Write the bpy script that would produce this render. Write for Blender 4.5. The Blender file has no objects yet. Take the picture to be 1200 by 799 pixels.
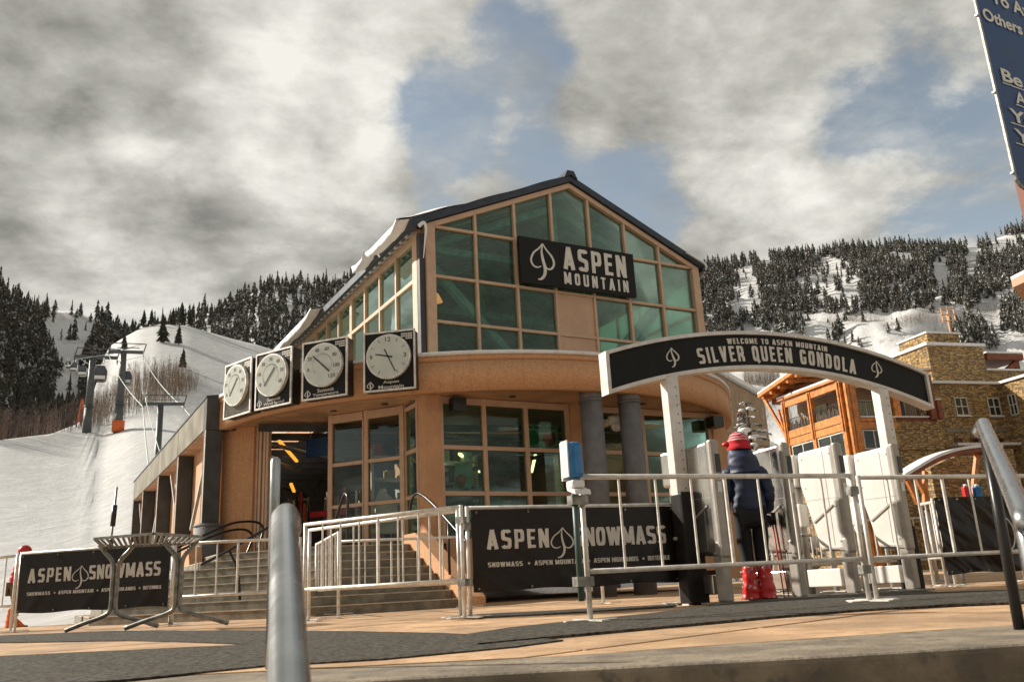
import bpy, bmesh, math, random
import numpy as np
from mathutils import Vector, Matrix, noise as mnoise
random.seed(7); RNG = np.random.default_rng(7)
SC = bpy.context.scene; COL = SC.collection
rad = math.radians

# ------------------------------------------------------------------ camera
F_PX, PITCH, ROLL, CAM_H = 1012.0, rad(15.75), rad(2.95), 0.30
_f = np.array([0, math.cos(PITCH), math.sin(PITCH)]); _u = np.array([0, -math.sin(PITCH), math.cos(PITCH)]); _r = np.array([1., 0, 0])
C_R = math.cos(ROLL)*_r - math.sin(ROLL)*_u; C_U = math.sin(ROLL)*_r + math.cos(ROLL)*_u; C_F = _f
# sign: the photographer tilted the camera clockwise, so the horizon rises to the right
C_R = math.cos(ROLL)*_r - math.sin(ROLL)*_u; C_U = math.sin(ROLL)*_r + math.cos(ROLL)*_u
CAMP = np.array([0, 0, CAM_H])
cam = bpy.data.cameras.new('camera'); co = bpy.data.objects.new('camera', cam); COL.objects.link(co)
cam.sensor_width = 36; cam.sensor_fit = 'HORIZONTAL'; cam.lens = 36*F_PX/1200
cam.clip_start = 0.05; cam.clip_end = 6000
M = Matrix(((C_R[0], C_U[0], -C_F[0], 0), (C_R[1], C_U[1], -C_F[1], 0), (C_R[2], C_U[2], -C_F[2], CAM_H), (0, 0, 0, 1)))
co.matrix_world = M
cam.dof.use_dof = True; cam.dof.focus_distance = 12; cam.dof.aperture_fstop = 6
SC.camera = co
def ray(x, y): return C_F + C_R*(x-600)/F_PX - C_U*(y-399.5)/F_PX
def proj(P):
    q = np.array(P, float) - CAMP; w = q @ C_F
    return 600+F_PX*(q @ C_R)/w, 399.5-F_PX*(q @ C_U)/w
def gz(x, y, z=0.0):
    d = ray(x, y); return CAMP + d*((z-CAM_H)/d[2])
def aty(x, y, Y):
    d = ray(x, y); return CAMP + d*Y/d[1]
def onplane(x, y, P0, n):
    d = ray(x, y); return CAMP + d*(((np.array(P0)-CAMP) @ n)/(d @ n))

# ------------------------------------------------------------------ light
SUN_AZ, SUN_EL = rad(-71), rad(30)          # azimuth from +Y towards +X
SC.view_settings.view_transform = 'Standard'; SC.view_settings.look = 'None'
SC.view_settings.exposure = 1.32; SC.view_settings.gamma = 1.0
sun = bpy.data.lights.new('sun', 'SUN'); so = bpy.data.objects.new('sun', sun); COL.objects.link(so)
sun.energy = 2.9; sun.angle = rad(1.5); sun.color = (1.0, 0.93, 0.82)
sd = Vector((math.sin(SUN_AZ)*math.cos(SUN_EL), math.cos(SUN_AZ)*math.cos(SUN_EL), math.sin(SUN_EL)))
so.rotation_euler = sd.to_track_quat('Z', 'Y').to_euler()
so.location = (-40, 20, 40)
W = bpy.data.worlds.new('World'); SC.world = W; W.use_nodes = True
nt = W.node_tree; nt.nodes.clear()
class NB:
    """small helper to write node graphs"""
    def __init__(s, t): s.t = t
    def n(s, typ, ins=None, **kw):
        nd = s.t.nodes.new(typ)
        for k, v in kw.items(): setattr(nd, k, v)
        for k, v in (ins or {}).items():
            sock = nd.inputs[k]
            if isinstance(v, bpy.types.NodeSocket): s.t.links.new(v, sock)
            else: sock.default_value = v
        return nd
    def m(s, op, a, b=0.0, c=0.0, clamp=False): return s.n('ShaderNodeMath', {0: a, 1: b, 2: c}, operation=op, use_clamp=clamp).outputs[0]
    def vm(s, op, a, b=(0, 0, 0)):
        nd = s.n('ShaderNodeVectorMath', {0: a, 1: b}, operation=op)
        return nd.outputs['Value'] if op in ('DOT_PRODUCT', 'LENGTH') else nd.outputs[0]
    def noise(s, vec, scale, detail=4, rough=.55, dist=0.0):
        return s.n('ShaderNodeTexNoise', {'Vector': vec, 'Scale': scale, 'Detail': detail, 'Roughness': rough, 'Distortion': dist}).outputs[0]
    def ramp(s, f, stops):
        nd = s.n('ShaderNodeValToRGB', {0: f}); cr = nd.color_ramp
        while len(cr.elements) < len(stops): cr.elements.new(.5)
        for e, (p, c) in zip(cr.elements, stops):
            e.position = p; e.color = (*c, 1) if len(c) == 3 else c
        return nd.outputs[0]
    def mr(s, v, a, b, c=0., d=1., interp='SMOOTHSTEP'):
        return s.n('ShaderNodeMapRange', {0: v, 1: a, 2: b, 3: c, 4: d}, interpolation_type=interp).outputs[0]
    def mix(s, f, a, b, blend='MIX'):
        return s.n('ShaderNodeMix', {0: f, 6: a, 7: b}, data_type='RGBA', blend_type=blend).outputs[2]
nb = NB(nt)
sky = nb.n('ShaderNodeTexSky', sky_type='NISHITA', sun_disc=False, sun_elevation=SUN_EL, sun_rotation=SUN_AZ, altitude=2400, air_density=1.0, dust_density=1.5)
dirv = nb.n('ShaderNodeTexCoord').outputs['Generated']
sep = nb.n('ShaderNodeSeparateXYZ', {0: dirv})
zc = nb.m('ADD', nb.m('MAXIMUM', sep.outputs[2], 0.0), 0.16)
pv = nb.n('ShaderNodeCombineXYZ', {0: nb.m('DIVIDE', sep.outputs[0], zc), 1: nb.m('DIVIDE', sep.outputs[1], zc), 2: 0.37}).outputs[0]
warp = nb.vm('SCALE', nb.n('ShaderNodeTexNoise', {'Vector': pv, 'Scale': 1.3, 'Detail': 3}).outputs[1])
warp.node.inputs['Scale'].default_value = 0.22
pw = nb.vm('ADD', pv, warp)
n_big = nb.noise(pw, 1.15, 8, .58, 0)
n_mid = nb.noise(pw, 3.0, 12, .60, 0)
def blob(px, py, r_in, r_out):
    d = Vector(ray(px, py)).normalized()
    dn = nb.n('ShaderNodeVectorMath', {0: nb.vm('NORMALIZE', dirv), 1: d}, operation='DOT_PRODUCT').outputs['Value']
    return nb.mr(dn, math.cos(rad(r_out)), math.cos(rad(r_in)))
cov = nb.m('ADD', nb.m('MULTIPLY', n_big, 1.0), 0.16)
for (px, py, a, b, amp) in ((470, 150, 0, 7, -.26), (575, 105, 1, 8, -.28), (620, 45, 0, 5, -.12), (755, 215, 0, 7, -.18), (1080, 150, 1, 9, -.22), (960, 150, 0, 5, -.14), (330, 5, 0, 6, -.16), (225, 140, 0, 3, -.06), (320, 190, 4, 12, .16), (150, 120, 6, 22, .16), (850, 50, 3, 12, .14), (570, 195, 0, 4, .16), (900, 220, 1, 9, .14), (1150, 40, 1, 6, .05), (60, 300, 4, 16, .2), (680, 140, 0, 4, .06)):
    cov = nb.m('ADD', cov, nb.m('MULTIPLY', blob(px, py, a, b), amp))
covm = nb.mr(nb.m('ADD', cov, nb.m('MULTIPLY', nb.m('SUBTRACT', n_mid, .5), .85)), 0.465, 0.66)
covm = nb.m('MAXIMUM', covm, nb.mr(nb.noise(pw, 2.3, 12, .66, 0), .42, .70, 0., .62))
bri = nb.m('ADD', nb.m('ADD', nb.m('MULTIPLY', nb.m('SUBTRACT', nb.noise(pw, 1.25, 6, .52, 0), .5), 1.9), nb.m('MULTIPLY', nb.m('SUBTRACT', nb.noise(pw, 4.2, 12, .64, 0), .5), .75)), 0.53)
for (px, py, a, b, amp) in ((40, 170, 2, 9, -.14), (230, 110, 1, 5, -.14), (130, 20, 2, 8, -.12), (700, 20, 2, 12, .02), (360, 150, 1, 9, .30), (420, 250, 1, 7, .18), (200, 150, 1, 5, .14), (560, 200, 0, 5, .25), (190, 270, 1, 5, -.22), (60, 320, 2, 12, .10), (330, 290, 1, 7, -.08), (1030, 220, 2, 9, .22), (860, 130, 2, 8, .06), (120, 240, 1, 5, .15), (300, 25, 1, 5, .12), (560, 20, 1, 6, -.12)):
    bri = nb.m('ADD', bri, nb.m('MULTIPLY', blob(px, py, a, b), amp))
sx_ = nb.vm('ADD', pw, (-.085, .03, .0)); n_mid2 = nb.noise(sx_, 3.0, 12, .60, 0)
bri = nb.m('ADD', bri, nb.m('MULTIPLY', nb.m('SUBTRACT', n_mid, n_mid2), 1.6))
ccol = nb.ramp(nb.mr(bri, -.1, 1.15, interp='LINEAR'), [(0, (.12, .118, .112)), (.3, (.27, .266, .248)), (.62, (.51, .503, .472)), (1, (.88, .868, .825))])
ccol = nb.mix(1.0, ccol, (2.95, 2.93, 2.84, 1), 'MULTIPLY')
skyc = nb.mix(1.0, sky.outputs[0], (.84, .63, .43, 1), 'MULTIPLY')
final = nb.mix(covm, skyc, ccol)
bg = nb.n('ShaderNodeBackground', {0: final, 1: 0.14})
nt.links.new(bg.outputs[0], nb.n('ShaderNodeOutputWorld').inputs[0])

# ------------------------------------------------------------------ materials
def rgba(c): return (*c, 1) if len(c) == 3 else c
def mat(name, col, rough=.6, metal=0., var=.15, vscale=6., bump=0., bscale=40., col2=None, spec=.5, coord='Object'):
    m = bpy.data.materials.new(name); m.use_nodes = True; t = m.node_tree; b = NB(t)
    P = t.nodes['Principled BSDF']
    P.inputs['Roughness'].default_value = rough; P.inputs['Metallic'].default_value = metal
    P.inputs['Specular IOR Level'].default_value = spec
    v = b.n('ShaderNodeTexCoord').outputs[coord]
    n1 = b.noise(v, vscale, 6, .6)
    c2 = col2 or tuple(c*(1-var*1.6) for c in col); c1 = tuple(min(1, c*(1+var)) for c in col)
    cc = b.mix(b.mr(n1, .32, .68), rgba(c2), rgba(c1))
    t.links.new(cc, P.inputs['Base Color'])
    rr = b.m('ADD', b.m('MULTIPLY', b.m('SUBTRACT', n1, .5), .3), rough, clamp=True)
    t.links.new(rr, P.inputs['Roughness'])
    if bump:
        bn = b.n('ShaderNodeBump', {'Strength': bump, 'Distance': .02, 'Height': b.noise(v, bscale, 5, .6)})
        t.links.new(bn.outputs[0], P.inputs['Normal'])
    m['P'] = 1
    return m
def P_of(m): return m.node_tree.nodes['Principled BSDF']
MT = {}
MT['stucco'] = mat('stucco', (.60, .325, .165), .85, var=.10, vscale=26, bump=.5, bscale=60)
def _speck(m, dark, scale, lo, hi):
    t = m.node_tree; b = NB(t); P = P_of(m); l = P.inputs['Base Color'].links[0].from_socket
    v = b.n('ShaderNodeTexCoord').outputs['Object']
    f = b.mr(b.noise(v, scale, 3, .7), lo, hi)
    t.links.new(b.mix(f, l, rgba(dark)), P.inputs['Base Color'])
_speck(MT['stucco'], (.30, .135, .06), 48, .53, .72)
def _weather(m, dark, amt=.5):
    t = m.node_tree; b = NB(t); P = P_of(m); l = P.inputs['Base Color'].links[0].from_socket
    v = b.n('ShaderNodeTexCoord').outputs['Object']; mp = b.n('ShaderNodeMapping', {'Vector': v, 'Scale': (5.0, 5.0, .45)}).outputs[0]
    f = b.m('MULTIPLY', b.mr(b.noise(mp, 1.0, 6, .65), .50, .78), b.mr(b.noise(v, .6, 4), .35, .65, .2, 1.0))
    t.links.new(b.mix(b.m('MULTIPLY', f, amt), l, rgba(dark)), P.inputs['Base Color'])
_weather(MT['stucco'], (.20, .10, .055), .55)
MT['stucco_smooth'] = mat('stucco_smooth', (.52, .285, .15), .8, var=.08, vscale=3, bump=.15, bscale=50)
_weather(MT['stucco_smooth'], (.19, .10, .06), .6)
MT['soffit'] = mat('soffit', (.52, .30, .17), .5, var=.18, vscale=1.5, bump=.1)
MT['frame'] = mat('tan_frame', (.53, .35, .23), .5, var=.06, vscale=4)
MT['tan_panel'] = mat('tan_panel', (.53, .33, .21), .6, var=.06, vscale=2)
MT['roof_metal'] = mat('roof_metal', (.035, .042, .058), .45, .3, var=.15, vscale=5)
MT['gutter'] = mat('gutter', (.045, .045, .05), .5, .2)
MT['black_sign'] = mat('black_sign', (.012, .011, .010), .5, var=.15, vscale=5, spec=.18)
MT['letter'] = mat('letter_white', (.62, .59, .53), .6, var=.05, vscale=9)
MT['white_metal'] = mat('sign_edge', (.62, .58, .53), .4, .2, var=.08, vscale=8)
MT['gray_col'] = mat('column_paint', (.155, .15, .15), .7, var=.12, vscale=5, bump=.35, bscale=55)
MT['dark_steel'] = mat('dark_steel', (.055, .057, .055), .5, .2, var=.2, vscale=3, bump=.1)
MT['fascia_panel'] = mat('fascia_panel', (.20, .175, .125), .45, .1, var=.22, vscale=1.2)
MT['plaster_brace'] = mat('brace_paint', (.5, .44, .37), .5, var=.1)
MT['concrete'] = mat('concrete', (.235, .205, .155), .9, var=.22, vscale=5, bump=.4, bscale=45)
MT['nosing'] = mat('nosing', (.52, .44, .33), .85, var=.15, vscale=9)
MT['kerbstone'] = mat('kerb_concrete', (.24, .195, .14), .9, var=.25, vscale=2.5, bump=.5, bscale=35)
_speck(MT['kerbstone'], (.13, .11, .09), 7, .52, .68)
MT['slab'] = mat('paving', (.54, .355, .21), .85, var=.20, vscale=1.7, bump=.35, bscale=70, coord='Object')
_speck(MT['slab'], (.40, .21, .085), 9, .48, .75)
_speck(MT['slab'], (.22, .15, .09), 2.6, .60, .80)
_t = MT['slab'].node_tree; _b = NB(_t); _P = P_of(MT['slab']); _l = _P.inputs['Base Color'].links[0].from_socket
_r = _b.n('ShaderNodeObjectInfo').outputs['Random']; _v = _b.n('ShaderNodeTexCoord').outputs['Object']
_l = _b.mix(1.0, _l, _b.mix(_r, (.80, .79, .78, 1), (1.08, 1.05, 1.0, 1)), 'MULTIPLY')
_wet = _b.mr(_b.noise(_v, .9, 7, .7), .54, .66); _l = _b.mix(_b.m('MULTIPLY', _wet, .45), _l, (.26, .15, .075, 1))
_l = _b.mix(_b.m('MULTIPLY', _b.mr(_b.noise(_v, 90, 2, .5), .66, .72), .7), _l, (.62, .52, .42, 1)); _l = _b.mix(_b.m('MULTIPLY', _b.mr(_b.noise(_v, 55, 3, .6), .63, .70), .7), _l, (.12, .08, .05, 1))
_t.links.new(_l, _P.inputs['Base Color'])
MT['joint'] = mat('joint', (.13, .085, .05), .95)
MT['rubber'] = mat('rubber', (.12, .108, .088), .92, var=.3, vscale=34, bump=1.0, bscale=90, col2=(.022, .020, .018), spec=.2)
_speck(MT['rubber'], (.10, .082, .06), 5, .50, .80)
_speck(MT['rubber'], (.16, .13, .10), 60, .62, .75)
MT['galv'] = mat('galvanised', (.70, .66, .60), .45, .35, var=.14, vscale=9, bump=.05)
MT['galv_dark'] = mat('galvanised_dull', (.26, .255, .23), .45, .7, var=.25, vscale=14, bump=.05)
MT['stainless'] = mat('stainless', (.52, .50, .47), .22, .95, var=.08, vscale=1.6)
MT['rail_steel'] = mat('rail_steel', (.40, .41, .41), .27, .95, var=.10, vscale=6)
MT['gate_white'] = mat('gate_white', (.74, .71, .66), .4, var=.05, vscale=2)
_weather(MT['gate_white'], (.42, .38, .32), .5)
MT['gate_gray'] = mat('gate_gray', (.36, .33, .29), .45, .4, var=.1)
MT['banner'] = mat('banner_vinyl', (.013, .009, .0075), .34, var=.2, vscale=4, spec=.28)
MT['blackpaint'] = mat('black_paint', (.014, .013, .013), .35, var=.2)
MT['wrap'] = mat('post_wrap', (.014, .011, .010), .5, var=.3, vscale=6, spec=.2)
MT['blue'] = mat('blue_gel', (.02, .17, .42), .18, var=.15, vscale=6)
MT['white_plastic'] = mat('white_plastic', (.68, .67, .64), .35, var=.04)
MT['green_pole'] = mat('green_pole', (.05, .095, .08), .45, var=.15)
MT['timber'] = mat('timber', (.56, .185, .028), .5, var=.22, vscale=3, bump=.1)
MT['timber_dark'] = mat('timber_dark', (.20, .05, .018), .6, var=.2, vscale=3)
MT['snow'] = mat('snow', (.80, .79, .78), .75, var=.03, vscale=3, bump=.6, bscale=6)
MT['coping'] = mat('coping_snow', (.72, .70, .69), .7, var=.06, vscale=4, bump=.3, bscale=10)
MT['navy'] = mat('navy_fabric', (.012, .021, .06), .55, var=.2, vscale=9, bump=.2, bscale=30)
MT['black_cloth'] = mat('black_cloth', (.010, .010, .011), .8, var=.2)
MT['skin'] = mat('skin', (.50, .27, .18), .5, var=.05)
MT['red'] = mat('red', (.50, .018, .02), .4, var=.1)
MT['orange'] = mat('orange', (.70, .13, .02), .4, var=.1)
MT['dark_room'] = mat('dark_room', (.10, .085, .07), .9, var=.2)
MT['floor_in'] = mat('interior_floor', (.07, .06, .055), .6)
MT['deck'] = mat('roof_deck', (.42, .42, .39), .6, 0., var=.15, vscale=3)
MT['teal'] = mat('teal_steel', (.20, .42, .40), .45, var=.15)
MT['teal_light'] = mat('pipe_pale', (.42, .46, .43), .5)
MT['sky_gray_steel'] = mat('pylon_steel', (.10, .105, .105), .55, .3, var=.15, vscale=2)
MT['cabin'] = mat('cabin_shell', (.045, .045, .055), .25, .2, var=.1)
MT['cabin_glass'] = mat('cabin_glass', (.06, .07, .08), .08, .2)
MT['bark'] = mat('bark', (.10, .07, .05), .9, var=.2)
MT['twig'] = mat('twig', (.20, .14, .092), .95, var=.35, vscale=.25)
MT['twig_red'] = mat('twig_red', (.15, .10, .08), .95, var=.35, vscale=.2)
MT['signblue'] = mat('sign_blue', (.018, .055, .15), .45, var=.12, vscale=5, spec=.25)
MT['clock_face'] = mat('clock_face', (.55, .58, .52), .18, var=.05, vscale=3)
MT['clock_ink'] = mat('clock_ink', (.03, .03, .03), .6)
MT['lit'] = mat('winking', (.6, .5, .1), .5)
MT['board'] = mat('board', (.40, .62, .50), .6)
MT['greendisc'] = mat('green_disc', (.01, .25, .08), .5)
MT['pendant'] = mat('pendant_brass', (.75, .33, .12), .5)
P_of(MT['pendant']).inputs['Emission Color'].default_value = (1, .38, .12, 1); P_of(MT['pendant']).inputs['Emission Strength'].default_value = .35
MT['orange_lamp'] = mat('orange_lamp', (.6, .3, .05), .5)
P_of(MT['orange_lamp']).inputs['Emission Color'].default_value = (1, .36, .04, 1); P_of(MT['orange_lamp']).inputs['Emission Strength'].default_value = .55
MT['tube_lamp'] = mat('tube_lamp', (.8, .8, .7), .5)
P_of(MT['tube_lamp']).inputs['Emission Color'].default_value = (1, .74, .36, 1); P_of(MT['tube_lamp']).inputs['Emission Strength'].default_value = 1.6
MT['yellow_card'] = mat('yellow_card', (.6, .42, .08), .6)
MT['cloth_curtain'] = mat('curtain', (.36, .40, .22), .8, var=.1)
MT['darkwin'] = mat('dark_window', (.03, .035, .03), .12, var=.3, vscale=.6)
MT['winframe'] = mat('window_frame', (.55, .51, .44), .5)
MT['tan_wall'] = mat('lodge_wall', (.33, .235, .15), .85, var=.1, vscale=1, bump=.2)
def glass(name, tint, refl=1.0, rough=.015, dirt=.05, aqua_glow=0.0, gcol=(.92, .98, .95)):
    m = bpy.data.materials.new(name); m.use_nodes = True; t = m.node_tree; t.nodes.clear(); b = NB(t)
    v = b.n('ShaderNodeTexCoord').outputs['Object']
    rnd = b.n('ShaderNodeObjectInfo').outputs['Random']
    tilt = b.n('ShaderNodeTexWhiteNoise', {'W': b.m('MULTIPLY', rnd, 91.7)}, noise_dimensions='1D').outputs['Color']
    tl = b.n('ShaderNodeVectorMath', {0: b.vm('SUBTRACT', tilt, (.5, .5, .5)), 1: (.045, .045, .045)}, operation='MULTIPLY').outputs[0]
    nrm = b.vm('NORMALIZE', b.vm('ADD', b.n('ShaderNodeNewGeometry').outputs['Normal'], tl))
    bump = b.n('ShaderNodeBump', {'Strength': .06, 'Distance': .02, 'Height': b.noise(v, 1.3, 2), 'Normal': nrm})
    fr = b.n('ShaderNodeFresnel', {'IOR': 1.52, 'Normal': bump.outputs[0]}).outputs[0]
    tr = b.n('ShaderNodeBsdfTransparent', {0: rgba(tint)}); gl = b.n('ShaderNodeBsdfGlossy', {'Color': (*gcol, 1), 'Roughness': rough, 'Normal': bump.outputs[0]})
    df = b.n('ShaderNodeBsdfDiffuse', {0: (.25, .3, .27, 1)})
    m1 = b.n('ShaderNodeMixShader', {0: dirt, 1: tr.outputs[0], 2: df.outputs[0]})
    if aqua_glow: m1 = b.n('ShaderNodeMixShader', {0: aqua_glow, 1: m1.outputs[0], 2: b.n('ShaderNodeBsdfTranslucent', {0: (.60, .95, .85, 1)}).outputs[0]})  # translucent aqua layer added so the panes glow like a bright view
    m2 = b.n('ShaderNodeMixShader', {0: b.m('MULTIPLY', fr, refl, clamp=True), 1: m1.outputs[0], 2: gl.outputs[0]})
    t.links.new(m2.outputs[0], b.n('ShaderNodeOutputMaterial').inputs[0])
    return m
MT['glass_up'] = glass('green_glass', (.76, .86, .80), .55)
MT['glass_side'] = glass('side_glass', (.40, .74, .60), 2.8, aqua_glow=.15, gcol=(.80, 1.0, .86))
MT['glass_low'] = glass('lower_glass', (.66, .82, .74), .62, dirt=.03)
MT['glass_door'] = glass('door_glass', (.74, .76, .73), .5, dirt=.02)
MT['glass_glow'] = glass('glow_glass', (.60, .98, .86), .6, dirt=.02, aqua_glow=.62)
def stone(name, c_list, sx=.45, sy=.16, mortar=(.15, .11, .07)):
    m = mat(name, (.3, .2, .1), .9); t = m.node_tree; b = NB(t); P = P_of(m)
    v = b.n('ShaderNodeTexCoord').outputs['Object']; s = b.n('ShaderNodeSeparateXYZ', {0: v})
    q = b.n('ShaderNodeCombineXYZ', {0: b.m('ADD', s.outputs[0], s.outputs[1]), 1: s.outputs[2]}).outputs[0]
    q2 = b.n('ShaderNodeVectorMath', {0: q, 1: (1/sx, 1/sy, 1)}, operation='MULTIPLY').outputs[0]
    q3 = b.vm('ADD', q2, b.vm('SCALE', b.n('ShaderNodeTexNoise', {'Vector': q2, 'Scale': .7}).outputs[1])); 
    vo = b.n('ShaderNodeTexVoronoi', {'Vector': q3, 'Scale': 1.0, 'Randomness': .75}, distance='CHEBYCHEV')
    sepc = b.n('ShaderNodeSeparateColor', {0: vo.outputs['Color']})
    col = b.ramp(sepc.outputs[0], c_list)
    big = b.noise(v, .35, 3); col = b.mix(b.mr(big, .3, .7, .0, .35), col, (*c_list[1][1], 1))
    edge = b.mr(vo.outputs['Distance'], .40, .56)
    col = b.mix(edge, col, rgba(mortar)); t.links.new(col, P.inputs['Base Color'])
    bn = b.n('ShaderNodeBump', {'Strength': .8, 'Distance': .06, 'Height': b.m('ADD', b.m('MULTIPLY', edge, -1), b.m('MULTIPLY', sepc.outputs[1], .6))})
    t.links.new(bn.outputs[0], P.inputs['Normal'])
    return m
MT['stone'] = stone('stone', [(0, (.13, .08, .035)), (.35, (.31, .19, .075)), (.7, (.43, .27, .10)), (1, (.52, .37, .18))], .25, .105)
def ground_snow(name):
    m = mat(name, (.74, .725, .70), .7); t = m.node_tree; b = NB(t); P = P_of(m)
    v = b.n('ShaderNodeTexCoord').outputs['Object']
    st = b.n('ShaderNodeMapping', {'Vector': v, 'Scale': (1, .22, .22), 'Rotation': (0, 0, .5)}).outputs[0]
    tr = b.noise(st, 1.1, 8, .68, 1.6); fine = b.noise(v, 2.2, 6, .65)
    col = b.mix(b.mr(tr, .40, .62), (.50, .495, .48, 1), (.61, .61, .605, 1))
    wv = b.n('ShaderNodeTexWave', {'Vector': st, 'Scale': 1.7, 'Distortion': 7.0, 'Detail': 4, 'Detail Scale': .6}).outputs[1]
    col = b.mix(b.m('MULTIPLY', b.mr(wv, .09, .0), .7), col, (.36, .355, .35, 1))
    col = b.mix(b.mr(b.noise(v, .16, 6, .7), .52, .72, 0, .45), col, (.40, .38, .345, 1))
    t.links.new(col, P.inputs['Base Color'])
    h = b.m('ADD', tr, b.m('MULTIPLY', fine, .4))
    bn = b.n('ShaderNodeBump', {'Strength': .5, 'Distance': .16, 'Height': h}); t.links.new(bn.outputs[0], P.inputs['Normal'])
    return m
MT['piste'] = ground_snow('piste_snow')
def hill_snow(name):
    m = mat(name, (.7, .69, .67), .8); t = m.node_tree; b = NB(t); P = P_of(m)
    v = b.n('ShaderNodeTexCoord').outputs['Object']
    a = b.noise(v, .06, 8, .72, .8); c = b.noise(v, .35, 6, .7)
    f = b.m('ADD', b.m('MULTIPLY', a, .65), b.m('MULTIPLY', c, .35))
    col = b.ramp(f, [(.30, (.15, .115, .085)), (.37, (.38, .34, .30)), (.45, (.62, .61, .595)), (.7, (.72, .72, .715))])
    t.links.new(col, P.inputs['Base Color'])
    bn = b.n('ShaderNodeBump', {'Strength': .6, 'Distance': 2.0, 'Height': f}); t.links.new(bn.outputs[0], P.inputs['Normal'])
    return m
MT['hill'] = hill_snow('hill_snow')
def conifer_mat(name, col, snow_lo, snow_hi, sscale):
    m = mat(name, col, .9); t = m.node_tree; b = NB(t); P = P_of(m)
    l = P.inputs['Base Color'].links[0].from_socket
    v = b.n('ShaderNodeTexCoord').outputs['Object']
    oi = b.n('ShaderNodeObjectInfo').outputs['Random']
    nz = b.n('ShaderNodeSeparateXYZ', {0: b.n('ShaderNodeNewGeometry').outputs['Normal']}).outputs[2]
    hue = b.mr(b.noise(v, .045, 3, .6), .35, .65); l = b.mix(b.m('MULTIPLY', hue, .75), l, (.070, .055, .038, 1))
    s = b.m('ADD', b.noise(v, sscale, 5, .7), b.m('MULTIPLY', b.m('ABSOLUTE', nz), .18))
    t.links.new(b.mix(b.mr(s, snow_lo, snow_hi), l, (.62, .61, .60, 1)), P.inputs['Base Color'])
    return m
MT['conifer'] = conifer_mat('conifer_needles', (.044, .044, .032), .545, .72, .7)
MT['spruce'] = conifer_mat('spruce_needles', (.028, .034, .022), .58, .66, 1.6)

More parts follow.
